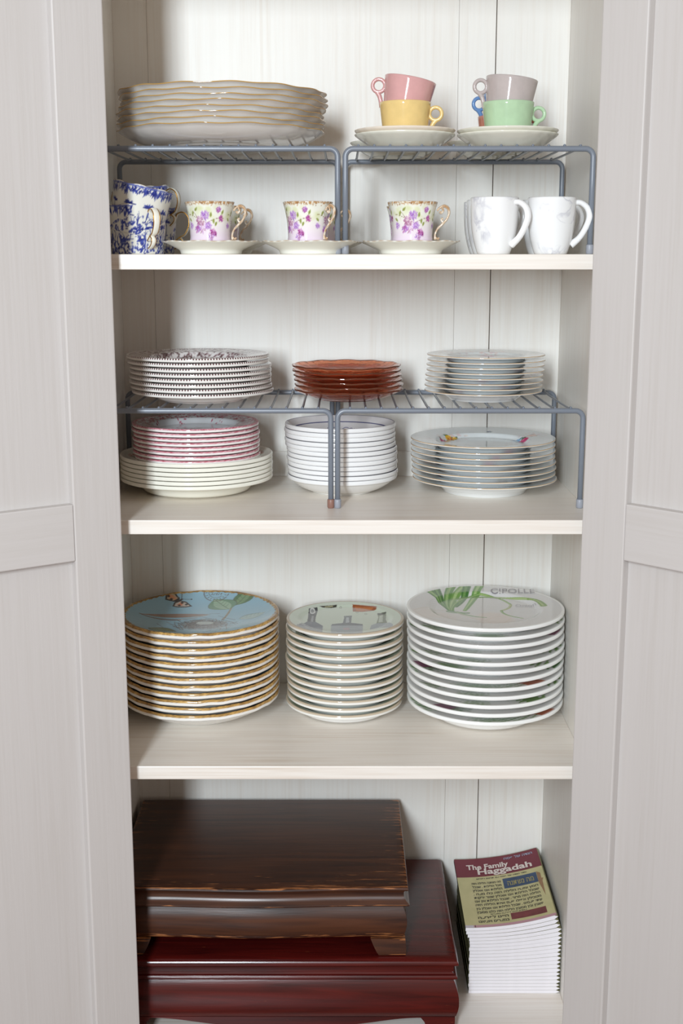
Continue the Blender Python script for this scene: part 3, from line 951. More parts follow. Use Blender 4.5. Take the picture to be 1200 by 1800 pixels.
# --- pale green bottle plates
tc_ = Canvas(-0.106, 0.106, -0.106, 0.106, 0.0005, hexc(202, 212, 196))
bo = dict(R=0.1035, H=0.0260, rf=0.062, rw=0.074, th=0.0050, rim=0.0078, wall=0.012, flat=0.74)
BOT_TOP = plate_profile(fine=0.0010, drop=0.0212, **bo)
def Q(u, v):
    return px_surf(490 + u / 5.217, 1040 + v / 5.217, 0.0052, 0.255, -0.6245 - bo['H'], BOT_TOP)
def TP(pts, col, a=1.0):
    tc_.poly([Q(*p) for p in pts], col, a)
DK = hexc(62, 62, 64); GR = hexc(128, 132, 140); LG = hexc(176, 182, 186)
TP([(270, 155), (345, 145), (350, 170), (330, 240), (325, 285), (255, 275), (262, 210)], DK)
tc_.ell(*Q(302, 185), .0052, .014, 0, hexc(206, 208, 206)); tc_.ell(*Q(302, 185), .0030, .008, 0, hexc(150, 152, 152))
TP([(292, 225), (312, 225), (308, 280), (285, 278)], hexc(140, 142, 146))
TP([(175, 300), (255, 275), (330, 280), (395, 315), (395, 335), (180, 315)], hexc(104, 108, 118))
TP([(160, 300), (395, 330), (390, 385), (150, 345)], GR, 0.75)
TP([(588, 225), (664, 222), (660, 240), (655, 290), (578, 292), (592, 245)], hexc(110, 114, 118))
TP([(610, 240), (634, 238), (640, 285), (605, 288)], LG)
TP([(480, 300), (580, 290), (655, 288), (760, 300), (762, 318), (470, 318)], hexc(104, 108, 114))
TP([(470, 312), (764, 312), (760, 400), (468, 400)], hexc(158, 164, 172), 0.85)
for v in (330, 350, 366):
    tc_.line(*Q(520, v), *Q(710, v), .0006, hexc(110, 114, 124), .7)
tc_.ell(*Q(612, 343), .006, .006, 0, hexc(190, 160, 164), .7)
TP([(896, 210), (940, 192), (976, 190), (975, 260), (990, 290), (885, 300), (905, 240)], hexc(120, 128, 108))
TP([(915, 225), (945, 215), (945, 280), (905, 285)], hexc(190, 198, 184))
TP([(895, 200), (975, 185), (977, 200), (900, 218)], hexc(74, 76, 64))
TP([(840, 310), (890, 292), (990, 286), (1040, 300), (1035, 330), (825, 350)], hexc(150, 158, 166), 0.9)
TP([(668, 118), (890, 136), (886, 165), (760, 188), (672, 185)], hexc(150, 78, 32))
TP([(690, 140), (860, 145), (850, 166), (760, 182), (700, 180)], hexc(190, 112, 50), .8)
TP([(360, 135), (525, 122), (520, 146), (470, 152), (390, 146)], hexc(54, 50, 42))
TP([(410, 138), (490, 130), (488, 142), (420, 146)], hexc(170, 166, 130))
for u, v in ((560, 150), (790, 207), (710, 192)):
    tc_.ell(*Q(u, v), .0022, .0050, 0, hexc(120, 124, 112), .8); tc_.ell(*Q(u, v), .0013, .0034, 0, hexc(206, 214, 200))
def bottle_col(tint):
    def f(V, th, r, t):
        c = tc_.sample(V[:, 0], V[:, 1])
        if tint is not None:
            k = np.clip(0.5 + 0.8 * vnoise(th * 2, tint, 12), 0, 1)[:, None]
            c = hexc(206, 214, 196) * (1 - k) + hexc(136, 148, 122) * k
        c[t == 0] = hexc(240, 240, 238)
        c[t == 1] = hexc(238, 237, 232)
        c[t == 4] = hexc(196, 180, 158)
        c[(t == 2) & (r > 0.0985)] = hexc(180, 165, 145)
        return c
    return f
bot_me = lathe('bottle_plate', BOT_TOP, 420, None, bottle_col(None))
bot_lo = [lathe('bottle_plate', plate_profile(fine=0.006, **bo), 140, None, bottle_col(50 + q)) for q in range(2)]
stack('salad_plate', lambda k: bot_me if k == 0 else bot_lo[k % 2], 12, 0.0056, 0.0052, 0.255, Z3 + 0.0260, -0.6245, 0.0260, 'pale green plate printed with old bottles', 'of its stack', 'plate', 'bottle-print plates', M_print, 51, 0.0016)

# --- white vegetable plates
vcv = Canvas(-0.140, 0.140, -0.140, 0.140, 0.0006, hexc(222, 221, 221))
rs = np.random.RandomState(61)
ve = dict(R=0.1366, H=0.0350, rf=0.078, rw=0.086, th=0.0050, rim=0.0066, wall=0.016, flat=0.80)
VEG_TOP = plate_profile(fine=0.0011, drop=0.0270, **ve)
def G(u, v):
    return px_surf(700 + u / 3.871, 1010 + v / 3.871, 0.2503, 0.235, -0.5980 - ve['H'], VEG_TOP)
for v in range(110, 340, 9):
    if v < 250:
        p = [G(80 + 0.4 * abs(v - 230), v + 26), G(200, v + 12), G(330, v + 5)]
        vcv.path(curve2(*p), .0006, hexc(176, 176, 180), .55)
for v in range(215, 320, 10):
    vcv.path([G(560, v), G(1000 - (v - 215) * .6, v - 8)], .0007, hexc(180, 178, 182), .55)
for (a, b, c, d) in (((110, 240), (200, 205), (380, 250), 0), ((380, 250), (480, 300), (600, 310), 0), ((600, 310), (700, 270), (770, 285), 0), ((560, 320), (680, 345), (765, 300), 0), ((120, 250), (180, 300), (330, 320), 0)):
    vcv.path(curve2(G(*a), G(*b), G(*c)), .0016, hexc(206, 190, 170), .7)
vcv.ell(*G(660, 300), .030, .038, 0.2, hexc(226, 214, 206), .7, soft=.012)
vcv.ell(*G(240, 262), .040, .030, 0.0, hexc(226, 216, 210), .6, soft=.02)
GRN = [(70, 124, 58), (104, 150, 72), (150, 182, 110), (88, 138, 76)]
def blade(p0, p1, p2, w0, w1, c, c2):
    pts = curve2(G(*p0), G(*p1), G(*p2), 22)
    vcv.path(pts, w0, hexc(*c), 1, w1)
    pts2 = [(x - w0 * .18, y) for x, y in pts]
    vcv.path(pts2, w0 * .35, hexc(*c2), .75, w1 * .35)
blade((345, 240), (300, 190), (215, 110), .006, .016, (78, 128, 58), (150, 184, 110))
blade((350, 240), (290, 180), (262, 98), .006, .013, (64, 112, 52), (120, 160, 88))
blade((360, 245), (310, 190), (362, 85), .007, .017, (96, 142, 70), (160, 190, 124))
blade((370, 245), (340, 180), (455, 78), .007, .017, (120, 160, 86), (176, 200, 140))
blade((395, 220), (450, 180), (468, 82), .006, .015, (70, 120, 58), (120, 160, 92))
blade((455, 245), (500, 190), (555, 75), .007, .016, (112, 156, 84), (176, 202, 140))
blade((365, 250), (380, 150), (560, 134), .006, .006, (100, 146, 72), (170, 196, 130))
blade((560, 134), (700, 142), (765, 205), .006, .005, (128, 164, 92), (186, 206, 146))
blade((765, 205), (770, 230), (705, 245), .005, .005, (168, 178, 120), (200, 206, 160))
blade((705, 245), (700, 275), (850, 298), .005, .003, (120, 156, 96), (180, 200, 150))
blade((390, 175), (450, 140), (640, 156), .006, .006, (110, 152, 80), (170, 196, 130))
blade((640, 156), (800, 150), (890, 165), .006, .006, (150, 176, 112), (196, 210, 160))
blade((890, 165), (960, 170), (992, 210), .007, .012, (120, 152, 76), (176, 196, 130))
blade((350, 250), (400, 262), (480, 262), .012, .006, (120, 150, 120), (180, 196, 170))
blade((400, 255), (500, 290), (600, 292), .008, .003, (150, 176, 140), (200, 210, 190))
def veg_col(kind):
    rv = np.random.RandomState(70 + (kind or 0))
    def f(V, th, r, t):
        c = vcv.sample(V[:, 0], V[:, 1])
        if kind is not None:
            c = np.tile(hexc(222, 220, 218), (len(V), 1))
            n1 = vnoise(th, 80 + kind * 3, 10) + 0.15 * np.sin(th * 29 + r * 500)
            n2 = vnoise(th, 81 + kind * 3, 8)
            c[n1 > 0.2] = hexc(*[(104, 140, 70), (140, 168, 126), (96, 132, 84), (116, 150, 82)][kind])
            c[n2 > 0.5] = hexc(*[(150, 70, 90), (186, 110, 80), (140, 84, 110), (176, 96, 84)][kind])
        c[t != 2] = hexc(241, 241, 239)
        c[(t == 2) & (r > 0.1318)] = hexc(240, 240, 238)
        return c
    return f
veg_me = lathe('vegetable_plate', VEG_TOP, 480, None, veg_col(None))
veg_lo = [lathe('vegetable_plate', plate_profile(fine=0.004, **ve), 200, None, veg_col(q)) for q in range(4)]
veg = stack('dinner_plate', lambda k: veg_me if k == 0 else veg_lo[(k * 3) % 4], 12, 0.2522, 0.2503, 0.235, Z3 + 0.0350, -0.5980, 0.0350, 'white plate with vegetable print', 'of twelve', 'plate', 'vegetable-print plates', M_print, 63, 0.0010)

# ------------------------------------------------------------------ lettering as flat print
def text_flat(body, size, align='CENTER', sx=1.0, spacing=1.0, bold=0.0):
    cu = bpy.data.curves.new('lettering', 'FONT')
    cu.body = body; cu.size = size; cu.align_x = align; cu.space_character = spacing
    cu.resolution_u = 3
    cu.offset = bold
    o = bpy.data.objects.new('lettering', cu); COL.objects.link(o)
    dg = bpy.context.evaluated_depsgraph_get()
    me = o.evaluated_get(dg).to_mesh()
    V = [(v.co.x * sx, v.co.y) for v in me.vertices]
    F = [tuple(p.vertices) for p in me.polygons]
    bpy.data.objects.remove(o); bpy.data.curves.remove(cu)
    return V, F
M_ink_grey = plain('grey_ink', (150, 146, 150), 0.15)
M_ink_lgrey = plain('pale_grey_ink', (184, 180, 184), 0.15)
def veg_surface(x, y):
    r = math.hypot(x, y)
    p = [(a, b) for a, b, t in VEG_TOP if t == 2]
    return float(np.interp(r, [a for a, b in p][::-1], [b for a, b in p][::-1]))
def veg_text(body, size, u0, v0, u1, v1, mat):
    V, F = text_flat(body, size, 'LEFT')
    (xa, ya), (xb, yb) = G(u0, v0), G(u1, v1)
    wid = max(v[0] for v in V)
    L = math.hypot(xb - xa, yb - ya); s = L / wid
    ux, uy = (xb - xa) / L, (yb - ya) / L
    P = []
    for x, y in V:
        X = xa + ux * x * s - uy * y * 1.15; Y = ya + uy * x * s + ux * y * 1.15
        P.append((X, Y, veg_surface(X, Y) + 0.0012))
    link('lettering', mesh_np('lettering', P, F, False), veg[-1], mat)
veg_text('CIPOLLE', 0.030, 625, 139, 930, 128, M_ink_grey)
veg_text('Onion', 0.018, 800, 222, 940, 212, M_ink_lgrey)

# ------------------------------------------------------------------ cups
def cup_profile(outer, th, zbase=0.0):
    """outer: list of (r, z) from base to rim"""
    P = [(0, zbase + 0.0015, 0), (outer[0][0] - 0.004, zbase + 0.0015, 0), (outer[0][0] - 0.003, zbase, 0)]
    P += [(r, z, 1) for r, z in outer]
    R, H = outer[-1]
    P += [(R - th * .35, H + th * .3, 2), (R - th * .75, H + th * .2, 2)]
    for r, z in reversed(outer[1:-1]):
        if z > zbase + 0.006:
            P.append((r - th, z, 3))
    P += [(outer[1][0] - th * 1.5, zbase + 0.0055, 3), (0, zbase + 0.005, 3)]
    return P

# --- pastel cups with ring handles
CU_H, CU_R = 0.0575, 0.0402
def pastel_outer():
    o = [(0.0300, 0.0), (0.0318, 0.0012), (0.0335, 0.005)]
    for k in range(1, 13):
        t = k / 12
        o.append((0.0335 + (CU_R - 0.0335) * t, 0.005 + (CU_H - 0.005) * t))
    return o
def flute(th, r, z, t):
    if t == 1:
        u = np.clip(1 - z / 0.024, 0, 1)
        r = r * (1 + 0.006 * u * np.cos(28 * th))
    return r, z
pc_me = lathe('cup_body', cup_profile(pastel_outer(), 0.0028), 168, flute)
def ring_handle():
    cx, cz, rr, tr = CU_R + 0.0068, CU_H - 0.0165, 0.0096, 0.0026
    ring = [(cx + rr * math.cos(a), 0, cz + rr * math.sin(a)) for a in np.linspace(0, 2 * PI, 36, endpoint=False)]
    a = sweep(ring, [(0.0030, 0.0034)] * 36, 12, True, up=(0, 1, 0))
    tail = smooth_path([(cx + 0.0085, 0, cz - 0.0066), (cx - 0.001, 0, cz - 0.0115), (cx - 0.0065, 0, cz - 0.020), (cx - 0.0100, 0, cz - 0.031)], 24)
    n = len(tail)
    b = sweep(tail, [(x, y) for x, y in zip(interp([.0020, .0036, .0034, .0034], n), interp([.003, .0034, .0034, .0036], n))], 12, up=(0, 1, 0))
    V, F = join(a, b)
    return mesh_np('handle', V, F)
pch_me = ring_handle()
def pastel(label, mat, X, Y, z, hang, tilt=0.0, group='pastel cups with ring handles'):
    """hang: direction of the handle; tilt: lean to the right (positive x) about the base"""
    R = Matrix.Rotation(tilt, 4, 'Y') @ Matrix.Rotation(hang, 4, 'Z')
    t = thing('teacup', label, 'cup', (X, Y, z), group, R.to_euler())
    a = link('cup_body', pc_me.copy(), t); a.data.materials.append(mat)
    b = link('handle', pch_me.copy(), t); b.data.materials.append(mat)
    return t
M_yel = glaze('yellow_glaze', (230, 200, 134), 0.09)
M_pink = glaze('pink_glaze', (212, 162, 160), 0.09)
M_green = glaze('green_glaze', (180, 208, 172), 0.09)
M_mauve = glaze('mauve_grey_glaze', (188, 177, 174), 0.09)
M_blue = glaze('blue_glaze', (108, 144, 194), 0.09)
M_terra = glaze('terracotta_glaze', (192, 126, 106), 0.09)
M_amber = glaze('amber_glaze', (206, 150, 44), 0.09)
YF, YB = 0.165, 0.305
zs0 = Z1 + RTOP
sa_prof = [(0, .0025, 0), (.036, .0025, 0), (.040, 0, 0), (.044, 0, 0), (.0465, .002, 0)]
for k in range(1, 13):
    u = k / 12
    sa_prof.append((.0465 + .0305 * u, .002 + .0185 * u ** 1.25, 0))
sa_prof += [(.0782, .0222, 0), (.0784, .0232, 0), (.0774, .0238, 0)]
for k in range(1, 11):
    u = 1 - k / 10
    sa_prof.append((.040 + .036 * u, .0062 + .0165 * u ** 1.25, 0))
sa_prof += [(.034, .0055, 0), (.032, .0068, 0), (0, .0068, 0)]
def rib(th, r, z, t):
    u = np.clip((r - .05) / .028, 0, 1)
    return r * (1 + .003 * u * np.cos(24 * th)), z
sau_me = lathe('saucer', sa_prof, 168, rib)
M_peach = glaze('peach_cream_glaze', (234, 222, 206), 0.1, 0.01)
M_ivory = glaze('ivory_glaze', (230, 228, 214), 0.1, 0.01)
def pos(px, py, Y):
    return at_y(px, py, Y)
def saucer_stack(X, Y, mats, labels):
    for k, (m, l) in enumerate(zip(mats, labels)):
        o = link('saucer', sau_me.copy()); o.data.materials.append(m)
        o.location = (X, Y, zs0 + 0.0062 * k); o.rotation_euler = (0, 0, 0.4 * k)
        tag(o, l, 'saucer', 'saucers under the pastel cups')
XL = pos(711.5, 230, YF).x; XR = pos(892, 230, YF).x
saucer_stack(XL, YF, [M_ivory, M_peach], ['ivory saucer below the peach one under the yellow cup', 'peach cream saucer directly under the yellow cup'])
saucer_stack(XR, YF, [M_ivory, M_ivory], ['ivory saucer second down under the green cup', 'ivory saucer directly under the green cup'])
saucer_stack(XL - .006, YB, [M_ivory], ['ivory saucer under the amber cup behind the yellow cup'])
saucer_stack(XR - .004, YB, [M_ivory], ['ivory saucer under the terracotta cup behind the green cup'])
zcf = zs0 + 0.0062 + 0.0068
zcb = zs0 + 0.0068
kx = 2.0085 / 2.0435
yz = zcf
pastel('yellow ring-handled teacup with the pink cup stacked in it', M_yel, pos(712, 200, YF).x, YF, yz, -0.12)
pastel('pink ring-handled teacup tilted in the yellow cup', M_pink, pos(709.5, 150, YF).x, YF, yz + 0.0350, PI - 0.1, math.radians(10.5))
pastel('green ring-handled teacup with the mauve cup stacked in it', M_green, pos(892.5, 200, YF).x, YF, yz, 0.0)
pastel('mauve grey ring-handled teacup tilted in the green cup', M_mauve, pos(892, 150, YF).x, YF, yz + 0.0355, PI + 0.05, math.radians(6.5))
pastel('terracotta teacup behind the green cup', M_terra, pos(882, 210, YB).x, YB, zcb, -0.25)
pastel('blue ring-handled teacup stacked in the terracotta cup behind', M_blue, pos(886, 190, YB).x, YB, zcb + 0.0325, PI + 0.15, math.radians(5))
pastel('amber yellow teacup mostly hidden behind the yellow cup', M_amber, pos(713, 210, YB).x, YB, zcb, -1.05)

# --- floral cups on saucers
FH, FR = 0.0590, 0.0385
fo = [(0.0296, 0.0), (0.0304, 0.0010)]
for k in range(1, 41):
    t = k / 40
    r = 0.0302 + 0.0022 * t + 0.0061 * t ** 3.0 + 0.0009 * math.exp(-((t - .03) / .05) ** 2)
    fo.append((r, 0.0010 + (FH - 0.001) * t))
FRr = fo[-1][0]
fc = Canvas(-PI * 0.0345, PI * 0.0345, 0, 0.062, 0.0004, hexc(236, 236, 224))
rs = np.random.RandomState(77)
yy = np.clip(1 - fc.Y / 0.040, 0, 1)[..., None]
fc.a = fc.a * (1 - yy * .9) + hexc(232, 212, 232) * yy * .9
fc.a = fc.a * 1.0
for k in range(26):
    x = rs.uniform(-.05, .05)
    fc.ell(x, rs.uniform(.03, .05), rs.uniform(.003, .007), rs.uniform(.002, .005), rs.uniform(0, 3), hexc(206, 214, 150), .30, soft=.003)
def bloom(x, y, s, cols):
    s = s * 1.35
    for k in range(90):
        a = rs.uniform(0, 6.28); r = rs.uniform(.1, 1) * s
        fc.leaf(x + r * .4 * math.cos(a), y + r * .4 * math.sin(a), x + r * math.cos(a), y + r * math.sin(a), s * .085, hexc(*cols[rs.randint(len(cols))]), .8)
def sprig(x0, y0, x1, y1):
    fc.path(curve2((x0, y0), ((x0 + x1) / 2, (y0 + y1) / 2 + .003), (x1, y1)), .0006, hexc(128, 104, 66))
PUR = [(168, 120, 196), (190, 150, 214), (146, 92, 172), (206, 170, 222)]
MAG = [(160, 60, 140), (136, 48, 118), (190, 100, 176)]
MIX = [(170, 110, 160), (214, 178, 196), (150, 84, 120), (226, 206, 216)]
WHT = [(240, 226, 236), (228, 206, 226), (206, 170, 206), (170, 120, 140)]
for ox in (0.0, -0.072, 0.072):
    sprig(ox - .030, .040, ox - .012, .034); sprig(ox + .004, .028, ox + .030, .036); sprig(ox - .012, .034, ox - .020, .045)
    for lx, ly, a in ((-.022, .039, 1.2), (-.016, .045, .8), (.014, .034, -1.4), (.020, .030, -1.9), (.010, .036, 1.5), (.028, .040, 1.2), (-.026, .030, 2.4)):
        fc.leaf(ox + lx, ly, ox + lx + .008 * math.cos(a), ly + .008 * math.sin(a), .0019, hexc(160, 168, 92), .9)
        fc.leaf(ox + lx, ly, ox + lx + .007 * math.cos(a), ly + .007 * math.sin(a), .0009, hexc(120, 132, 64), .7)
    bloom(ox + .001, .038, .0072, PUR); bloom(ox - .008, .031, .0075, MIX); bloom(ox - .002, .021, .0085, WHT)
    bloom(ox + .006, .024, .0055, PUR); bloom(ox - .013, .018, .0055, MAG + PUR); bloom(ox + .014, .013, .0060, MAG); bloom(ox + .011, .007, .0060, PUR + WHT)
    bloom(ox + .022, .047, .0042, PUR + MAG); bloom(ox + .028, .034, .0045, MAG); bloom(ox - .028, .024, .0045, PUR)
for k in range(520):
    x = rs.uniform(-.108, .108); y = FH - abs(rs.normal(0, .0022))
    fc.ell(x, y, rs.uniform(.0005, .0014), rs.uniform(.0004, .001), rs.uniform(0, 3), hexc(*[(170, 118, 66), (196, 150, 96), (140, 92, 52)][rs.randint(3)]), .7)
def fcol(V, th, r, t):
    s = (th + PI / 2 + PI) % (2 * PI) - PI
    c = fc.sample(s * 0.0345, V[:, 2])
    c[t == 3] = hexc(236, 234, 226)
    c[t == 2] = hexc(176, 128, 70)
    return c
def fmod(th, r, z, t):
    u = np.clip(z / FH, 0, 1)
    return r * (1 + 0.006 * u * np.cos(10 * th) + 0.006 * (1 - u) * np.cos(8 * th) * np.exp(-(z / .006))), z
fcup_me = lathe('cup_body', cup_profile(fo, 0.0022), 240, fmod, fcol)
def rococo():
    ctrl = [(0.0375, 0, 0.0465), (0.0425, 0, 0.0515), (0.0485, 0, 0.0535), (0.0545, 0, 0.0500), (0.0558, 0, 0.0420), (0.0520, 0, 0.0330), (0.0450, 0, 0.0255), (0.0385, 0, 0.0190), (0.0350, 0, 0.0110), (0.0352, 0, 0.0030)]
    p = smooth_path(ctrl, 54); n = len(p)
    a = sweep(p, [(x, x * 1.15) for x in interp([.0018, .0016, .0026, .0024, .0019, .0018, .0021, .0016, .0015, .0022], n)], 10, up=(0, 1, 0))
    q = smooth_path([(0.0445, 0, 0.0525), (0.0470, 0, 0.0465), (0.0440, 0, 0.0430), (0.0420, 0, 0.0455)], 18)
    b = sweep(q, interp([.0016, .0015, .0018, .0024], len(q)), 8, up=(0, 1, 0))
    q2 = smooth_path([(0.0470, 0, 0.0285), (0.0440, 0, 0.0330), (0.0470, 0, 0.0350)], 14)
    c = sweep(q2, interp([.0016, .0013, .0020], len(q2)), 8, up=(0, 1, 0))
    q3 = smooth_path([(0.0350, 0, 0.0070), (0.0395, 0, 0.0040), (0.0410, 0, 0.0065)], 14)
    d = sweep(q3, interp([.0018, .0015, .0014], len(q3)), 8, up=(0, 1, 0))
    V, F = join(a, b, c, d)
    A = np.array(V)
    g = np.clip(0.45 + 0.9 * np.sin(A[:, 2] * 520 + A[:, 0] * 300) * np.cos(A[:, 1] * 900), 0, 1)[:, None]
    col = hexc(234, 224, 208) * (1 - g) + hexc(176, 136, 96) * g
    return mesh_np('handle', V, F, True, col)
fh_me = rococo()
fs_prof = [(0, .002, 0), (.040, .002, 0), (.043, 0, 0), (.0462, 0, 0), (.0472, .0025, 0), (.0485, .006, 0)]
for k in range(1, 10):
    u = k / 9
    fs_prof.append((.0485 + .0255 * u, .006 + .0122 * u ** .9, 0))
fs_prof += [(.0750, .0190, 1), (.0752, .0197, 1), (.0744, .0202, 1)]
for k in range(1, 9):
    u = 1 - k / 8
    fs_prof.append((.046 + .028 * u, .0078 + .012 * u ** .9, 2))
fs_prof += [(.036, .0062, 2), (.033, .0068, 2), (.031, .0048, 2), (0, .0048, 2)]
def fs_mod(th, r, z, t):
    u = np.clip((r - .05) / .025, 0, 1) ** 2
    return r * (1 + .008 * u * (np.cos(9 * th) + .5 * np.cos(18 * th + 1))), z + .0006 * u * np.cos(9 * th + .5)
def fs_colr(V, th, r, t):
    c = np.tile(hexc(238, 238, 230), (len(V), 1))
    m = t == 1
    c[m] = (hexc(238, 238, 230) + hexc(150, 110, 70) * (0.5 + 0.5 * np.sin(31 * th[m]))[:, None] * .8) / (1 + .8 * (0.5 + 0.5 * np.sin(31 * th[m])))[:, None]
    return c
fsau_me = lathe('saucer', fs_prof, 216, fs_mod, fs_colr)
YFC, YBC = 0.115, 0.285
def floral(px, Y, ang, lab_c, lab_s, spx=None):
    X = pos(px, 400, Y).x
    Xs = pos(spx or px, 430, Y).x
    s = link('saucer', fsau_me, None, M_print)
    s.location = (Xs, Y, Z1); s.rotation_euler = (0, 0, ang * 1.7)
    tag(s, lab_s, 'saucer', 'cream scalloped saucers')
    t = thing('teacup', lab_c, 'cup', (X, Y, Z1 + 0.0205 if False else Z1 + 0.0195), 'floral teacups', (0, 0, ang))
    # the cup foot stands on the raised ring of the saucer
    t.location.z = Z1 + 0.0188
    link('cup_body', fcup_me, t, M_print)
    link('handle', fh_me, t, M_print)
    p = lathe('foot_ring', [(0.0, -0.0138, 0), (0.0255, -0.0138, 0), (0.0262, -0.012, 0), (0.0285, -0.002, 0), (0.0296, 0.0008, 0), (0.0, 0.0012, 0)], 48)
    link('foot_ring', p, t, M_cream)
floral(369, YFC, -0.15, 'lilac floral gilt teacup beside the blue-and-white cups', 'cream scalloped saucer beside the blue-and-white cups', 371)
floral(541, YFC, -0.75, 'lilac floral gilt teacup standing before the rack legs', 'cream scalloped saucer under the cup by the rack legs', 545)
floral(724.5, YFC, -0.05, 'lilac floral gilt teacup nearest the marbled mugs', 'cream scalloped saucer nearest the marbled mugs', 722)
floral(387, YBC, -0.25, 'floral teacup hidden behind the one beside the blue cups', 'saucer behind the one beside the blue-and-white cups', 392)
floral(557, YBC, -0.1, 'floral teacup half hidden behind the rack legs', 'cream saucer in the back row behind the rack legs', 558)
floral(719, YBC, 0.9, 'floral teacup hidden behind the one nearest the mugs', 'cream saucer in the back row nearest the mugs', 715)

# --- marbled mugs
def marble():
    m, nt, b = new_mat('marbled_glaze')
    L = nt.links
    tc = nt.nodes.new('ShaderNodeTexCoord')
    oi = nt.nodes.new('ShaderNodeObjectInfo')
    ad = nt.nodes.new('ShaderNodeVectorMath'); ad.operation = 'MULTIPLY_ADD'
    ad.inputs[1].default_value = (1, 1, 1)
    sc = nt.nodes.new('ShaderNodeMath'); sc.operation = 'MULTIPLY'; sc.inputs[1].default_value = 3.0
    L.new(oi.outputs['Random'], sc.inputs[0])
    L.new(tc.outputs['Object'], ad.inputs[0]); L.new(sc.outputs[0], ad.inputs[2])
    n0 = nt.nodes.new('ShaderNodeTexNoise'); n0.inputs['Scale'].default_value = 17; n0.inputs['Detail'].default_value = 5; n0.inputs['Distortion'].default_value = 1.4
    L.new(ad.outputs[0], n0.inputs['Vector'])
    s1 = nt.nodes.new('ShaderNodeMath'); s1.operation = 'SUBTRACT'; s1.inputs[1].default_value = 0.5; L.new(n0.outputs['Fac'], s1.inputs[0])
    ab = nt.nodes.new('ShaderNodeMath'); ab.operation = 'ABSOLUTE'; L.new(s1.outputs[0], ab.inputs[0])
    r = nt.nodes.new('ShaderNodeMapRange'); r.inputs['From Min'].default_value = 0.0; r.inputs['From Max'].default_value = 0.045; r.inputs['To Min'].default_value = 1; r.inputs['To Max'].default_value = 0
    L.new(ab.outputs[0], r.inputs['Value'])
    n2 = nt.nodes.new('ShaderNodeTexNoise'); n2.inputs['Scale'].default_value = 22; n2.inputs['Detail'].default_value = 3
    L.new(ad.outputs[0], n2.inputs['Vector'])
    r2 = nt.nodes.new('ShaderNodeMapRange'); r2.inputs['From Min'].default_value = 0.46; r2.inputs['From Max'].default_value = 0.68; r2.inputs['To Max'].default_value = 0.9
    L.new(n2.outputs['Fac'], r2.inputs['Value'])
    mu = nt.nodes.new('ShaderNodeMath'); mu.operation = 'MULTIPLY'; L.new(r.outputs['Result'], mu.inputs[0]); L.new(r2.outputs['Result'], mu.inputs[1])
    mx = nt.nodes.new('ShaderNodeMix'); mx.data_type = 'RGBA'
    mx.inputs['A'].default_value = lcol(240, 240, 240); mx.inputs['B'].default_value = lcol(192, 192, 201)
    L.new(mu.outputs[0], mx.inputs['Factor']); L.new(mx.outputs['Result'], b.inputs['Base Color'])
    b.inputs['Roughness'].default_value = 0.08
    return m
M_marble = marble()
MR, MH = 0.0366, 0.0845
mo = [(0.0236, 0), (0.0250, 0.001), (0.0268, 0.006), (0.0290, 0.013), (0.0315, 0.022), (0.0337, 0.033), (0.0352, 0.045), (0.0360, 0.057), (0.0364, 0.070), (0.0366, 0.080), (0.0366, 0.0835)]
mug_me = lathe('mug_body', cup_profile(mo, 0.0032), 96)
mug_me.materials.append(M_marble)
hp = smooth_path([(0.0330, 0, 0.0765), (0.0430, 0, 0.0765), (0.0530, 0, 0.0690), (0.0570, 0, 0.0560), (0.0525, 0, 0.0410), (0.0430, 0, 0.0250), (0.0300, 0, 0.0135)], 48)
V, F = sweep(hp, [(a, b) for a, b in zip(interp([.0044, .0042, .0046, .0050, .0048, .0046, .0058], len(hp)), interp([.0056, .0052, .005, .005, .005, .0052, .006], len(hp)))], 14, up=(0, 1, 0))
mugh_me = mesh_np('handle', V, F)
mugh_me.materials.append(glaze('white_mug_glaze', (240, 240, 240), 0.08, 0.01))
def mug(px, Y, ang, label):
    t = thing('mug', label, 'mug', (pos(px, 400, Y).x, Y, Z1), 'marbled mugs', (0, 0, ang))
    link('mug_body', mug_me, t); link('handle', mugh_me, t)
mug(868, 0.100, -0.62, 'marbled white mug in front, next to the floral cups')
mug(968.5, 0.100, -0.10, 'marbled white mug in front, beside the cupboard side')
mug(860, 0.185, -0.5, 'marbled white mug half hidden behind the mug by the cups')
mug(853, 0.270, 0.2, 'marbled mug at the very back, third in its row')
mug(957, 0.190, -0.08, 'marbled mug hidden behind the one beside the cupboard side')

# --- blue-and-white cups
UH, UR = 0.0730, 0.0450
uo = [(0.0385, 0.0), (0.0398, 0.001)]
for k in range(1, 41):
    t = k / 40
    uo.append((0.0400 + 0.0050 * t + 0.0012 * t ** 6, 0.001 + (UH - 0.001) * t))
ub = Canvas(-PI * 0.043, PI * 0.043, 0, 0.076, 0.0004, hexc(228, 226, 216))
rs = np.random.RandomState(91)
NV = [(36, 46, 120), (48, 60, 140), (62, 76, 156)]
def nv():
    return hexc(*NV[rs.randint(3)])
HW = PI * 0.043
for k in range(46):        # hanging bamboo from the rim
    x = -HW + k * 2 * HW / 46 + rs.uniform(-.002, .002)
    for q in range(6):
        a = -PI / 2 + rs.normal(0, .75); l = rs.uniform(.005, .013); y = UH - rs.uniform(.001, .008)
        ub.leaf(x, y, x + l * math.cos(a), y + l * math.sin(a), .0011, nv(), .95)
ub.rect(-HW, HW, UH - .0030, UH, nv(), .75)
